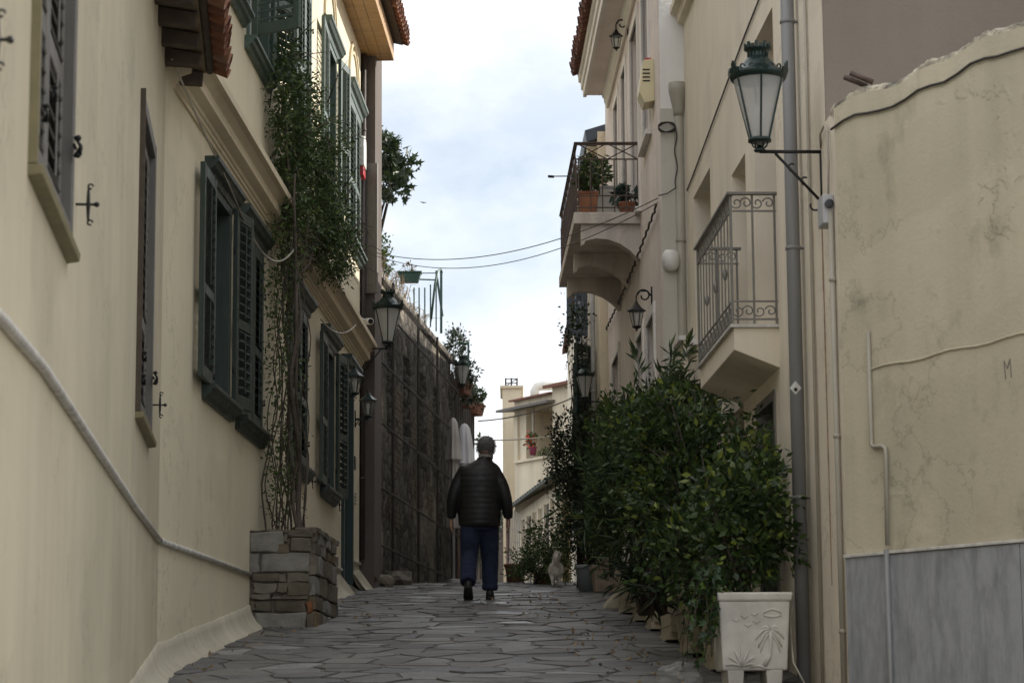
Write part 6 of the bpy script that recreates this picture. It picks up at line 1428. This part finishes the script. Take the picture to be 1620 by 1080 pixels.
bd.loft([(F(CXT, 0, z), rx, ry, X, Y) for z, rx, ry in ((.80, .15, .11), (1.0, .15, .11), (1.2, .18, .11), (1.36, .16, .09), (1.41, .07, .07))], 16)
for a_, l_ in ((armL, legL), (armR, legR)):
    limb(bd, a_, [.05, .045, .04, .032, .028]); limb(bd, l_, [.09, .08, .06, .05, .045])
for (hx, hy, hz_), sx in (((-.335, .02, .85), -1), ((.264, .02, .845), 1)):
    bd.loft([(F(hx, hy + .004, hz_ + .01), .024, .028, X, Y), (F(hx + sx * .004, hy + .006, hz_ - .03), .02, .04, X, Y), (F(hx + sx * .004, hy + .008, hz_ - .085), .018, .045, X, Y)], 12)
    for k, (dy, ln) in enumerate(((-.038, .065), (-.013, .08), (.013, .085), (.038, .075))):
        b0 = (hx + sx * .004, hy + .008 + dy, hz_ - .075); bd.tube([F(*b0), F(b0[0] - sx * .004, b0[1] + .006, b0[2] - ln * .5), F(b0[0] - sx * .022, b0[1] + .008, b0[2] - ln * .92)], [.0105, .010, .008], 8)
    bd.tube([F(hx, hy + .035, hz_ - .025), F(hx - sx * .012, hy + .062, hz_ - .055), F(hx - sx * .018, hy + .066, hz_ - .09)], [.013, .012, .009], 8)
body = remesh(bd.build('body', 'skin', man), .0065, 3)
hr = MB(); hr.loft([(F(HX, .028 - (z - 1.5) * .02, z), a + .011, b + .010, X, Y) for z, a, b in zip([1.552, 1.562, 1.58, 1.60, 1.63, 1.66, 1.69, 1.712, 1.728], [.050, .066, .077, .083, .085, .081, .068, .047, .012], [.060, .074, .086, .094, .097, .093, .077, .052, .014])], 24)
ho = hr.build('hair', 'hair', man, smooth=True)
for v in ho.data.vertices:
    w_ = v.co + mp_; k = .008 * noise.noise(w_ * 38) + .006 * noise.noise(w_ * 90); v.co = v.co + (v.co - Vector((HX, .03, 1.6))).normalized() * k
    if v.co.y > .085 and v.co.z < 1.655: v.co.y = .085
hs = np.random.RandomState(2); hv = np.array([tuple(v.co + mp_) for v in ho.data.vertices]); hn = hv - np.array(F(HX, .03, 1.60)); hn /= np.linalg.norm(hn, axis=1)[:, None]; ix = hs.randint(0, len(hv), 1500); keep = hn[ix][:, 1] < .7; ix = ix[keep]
hd = hn[ix] * .35 + np.array([0, -.1, -.75])
leaf_mesh('hair_strands', 'hair', man, [leaf_arrays(hv[ix] + hs.normal(0, .006, (len(ix), 3)), hd, .03, .14, .1, .25, 0, hs)], kind=None)
jk = MB(); zs = [.755, .79, .88, 1.0, 1.12, 1.24, 1.33, 1.385, 1.425, 1.45, 1.475, 1.50]; rxs = [.205, .22, .228, .228, .238, .250, .248, .222, .165, .112, .084, .082]; rys = [.16, .172, .175, .168, .162, .155, .142, .122, .104, .092, .084, .082]
rings = []; z = .755
while z <= 1.50:
    ph_ = (z - .76) / .058; pq = abs(math.sin(math.pi * ph_)) ** .45 if z < 1.40 else .6
    k = .98 + .028 * pq; t_ = (z - .755) / .745; rings.append((F(CXT + .012 * (1 - t_) * 0 + (HX - CXT) * max(0, (z - 1.38) / .12) * .9, .005, z), np.interp(z, zs, rxs) * k, np.interp(z, zs, rys) * k, X, Y)); z += .008
jk.loft(rings, 40)
for a_ in (armL, armR):
    pts, rr_ = smoothpath(a_, [.080, .072, .064, .054, .046], 14); jk.tube([F(*p) for p in pts], [r * (.985 + .028 * abs(math.sin(i_ * math.pi / 5))) for i_, r in enumerate(rr_)], 20)
    ball(jk, F(*a_[0]), .08, 14)
jo = remesh(jk.build('jacket', 'jacket', man), .0075, 3)
MB().loft([(F(HX * .9, .012, z), r, r * .98, X, Y) for z, r in ((1.478, .074), (1.50, .078), (1.515, .08), (1.528, .077))], 24).build('scarf', 'scarf', man, smooth=True)
jn = MB(); jn.loft([(F(CXT, .0, z), rx, ry, X, Y) for z, rx, ry in ((.72, .175, .12), (.80, .185, .135), (.90, .18, .13), (1.0, .17, .12))], 24)
for l_ in (legL, legR):
    pts, rr_ = smoothpath(l_, [.118, .110, .094, .084, .084], 10); jn.tube([F(*p) for p in pts], [r * (1 + .018 * math.sin(i_ * 2.1) * (1 if i_ > 14 else .4) + (.04 * math.sin(i_ * 1.4) if i_ > 32 else 0)) for i_, r in enumerate(rr_)], 20)
jno = remesh(jn.build('jeans', 'jeans', man), .009, 4)
for (ax_, ay_, az_), tilt in (((-.158, -.23, .13), .55), ((.066, .14, .07), .06)):
    sh = MB(); so = MB(); ct, sn = math.cos(tilt), math.sin(tilt)
    def SF(x, y, z, ax_=ax_, ay_=ay_, az_=az_): return F(ax_ + x, ay_ + y * ct + (z) * sn * .6, max(az_ - .07 + z * ct - y * sn, -.012 + z * .5))
    sh.loft([(SF(0, y, zc), rx, rz, X, Vector((0, sn * .4, 1)).normalized()) for y, zc, rx, rz in ((-.075, .05, .030, .035), (-.06, .055, .040, .05), (-.02, .06, .044, .058), (.05, .055, .046, .05), (.12, .042, .05, .036), (.18, .035, .044, .028), (.205, .03, .025, .018))], 16)
    so.loft([(SF(0, y, .012), rx, .014, X, Vector((0, 0, 1))) for y, rx in ((-.085, .028), (-.07, .042), (0, .047), (.12, .054), (.19, .046), (.215, .024))], 14)
    s1 = sh.build('shoe', 'shoe', man, smooth=True); so.build('sole', 'sole', s1, smooth=True)

# ================================================================== the cat
cp_ = Vector((eye(880, 929, 30.0).x, 30.0, zg(30.0) + .02)); cat = thing('cat', 'fluffy pale grey cat walking away with its tail up, beside the grey pot', 'cat', cp_)
Q = lambda x, y, z: cp_ + Vector((x, y, z)); cb = MB()
cb.loft([(Q(0, y, z), rx, rz, X, ZV) for y, z, rx, rz in ((-.045, .20, .035, .05), (-.02, .20, .066, .085), (.03, .20, .078, .092), (.10, .195, .075, .084), (.19, .195, .070, .08), (.27, .205, .064, .078), (.33, .22, .045, .055))], 20)
cb.tube([Q(0, .28, .22), Q(0, .34, .255), Q(0, .38, .275)], [.045, .045, .04], 12); ball(cb, Q(0, .40, .28), .052, 14)
for sx in (-1, 1):
    cb.tube([Q(sx * .042, .02, .18), Q(sx * .048, .045, .12), Q(sx * .046, -.015, .065), Q(sx * .042, .0, .01)], [.045, .036, .02, .017], 10); cb.tube([Q(sx * .042, -.005, .012), Q(sx * .042, .035, .008)], .017, 8)
    cb.tube([Q(sx * .04, .26, .18), Q(sx * .04, .25, .09), Q(sx * .038, .26, .01)], [.034, .022, .017], 10); cb.tube([Q(sx * .038, .255, .01), Q(sx * .038, .29, .008)], .017, 8)
    cb.tube([Q(sx * .03, .40, .31), Q(sx * .036, .40, .355)], [.018, .003], 6)
tl_ = [(0, -.02, .255), (-.004, -.05, .30), (0, -.06, .34), (.012, -.05, .375), (.028, -.02, .392)]
cb.tube([Q(*p) for p in tl_], [.022, .028, .032, .03, .014], 10); remesh(cb.build('body', 'fur', cat), .008, 3)
rs = np.random.RandomState(9); pos, nr = [], []
for k in range(4200):
    if k % 4 == 0:
        u_ = rs.random_sample() * 3.99; i_ = int(u_); p = np.array(tl_[i_]) * (1 - u_ + i_) + np.array(tl_[i_ + 1]) * (u_ - i_); d_ = rs.normal(0, 1, 3); d_ /= np.linalg.norm(d_); pos.append(p + d_ * .024); dd = d_ + np.array([0, 0, .35])
    else:
        y_ = rs.uniform(-.045, .30); a = rs.uniform(0, 2 * math.pi); rx_ = np.interp(y_, [-.045, -.02, .03, .1, .3], [.03, .062, .074, .072, .058]); d_ = np.array([math.cos(a), -.35 if y_ > 0 else -1.0, math.sin(a)]); pos.append(np.array([rx_ * math.cos(a), y_, .20 + rx_ * 1.12 * math.sin(a)])); dd = d_ + np.array([0, -.3, -.5])
    nr.append(dd / np.linalg.norm(dd))
leaf_mesh('fur', 'fur', cat, [leaf_arrays(np.array(pos) + np.array(cp_), np.array(nr), .034, .12, .1, .25, 0, rs)], kind=None)
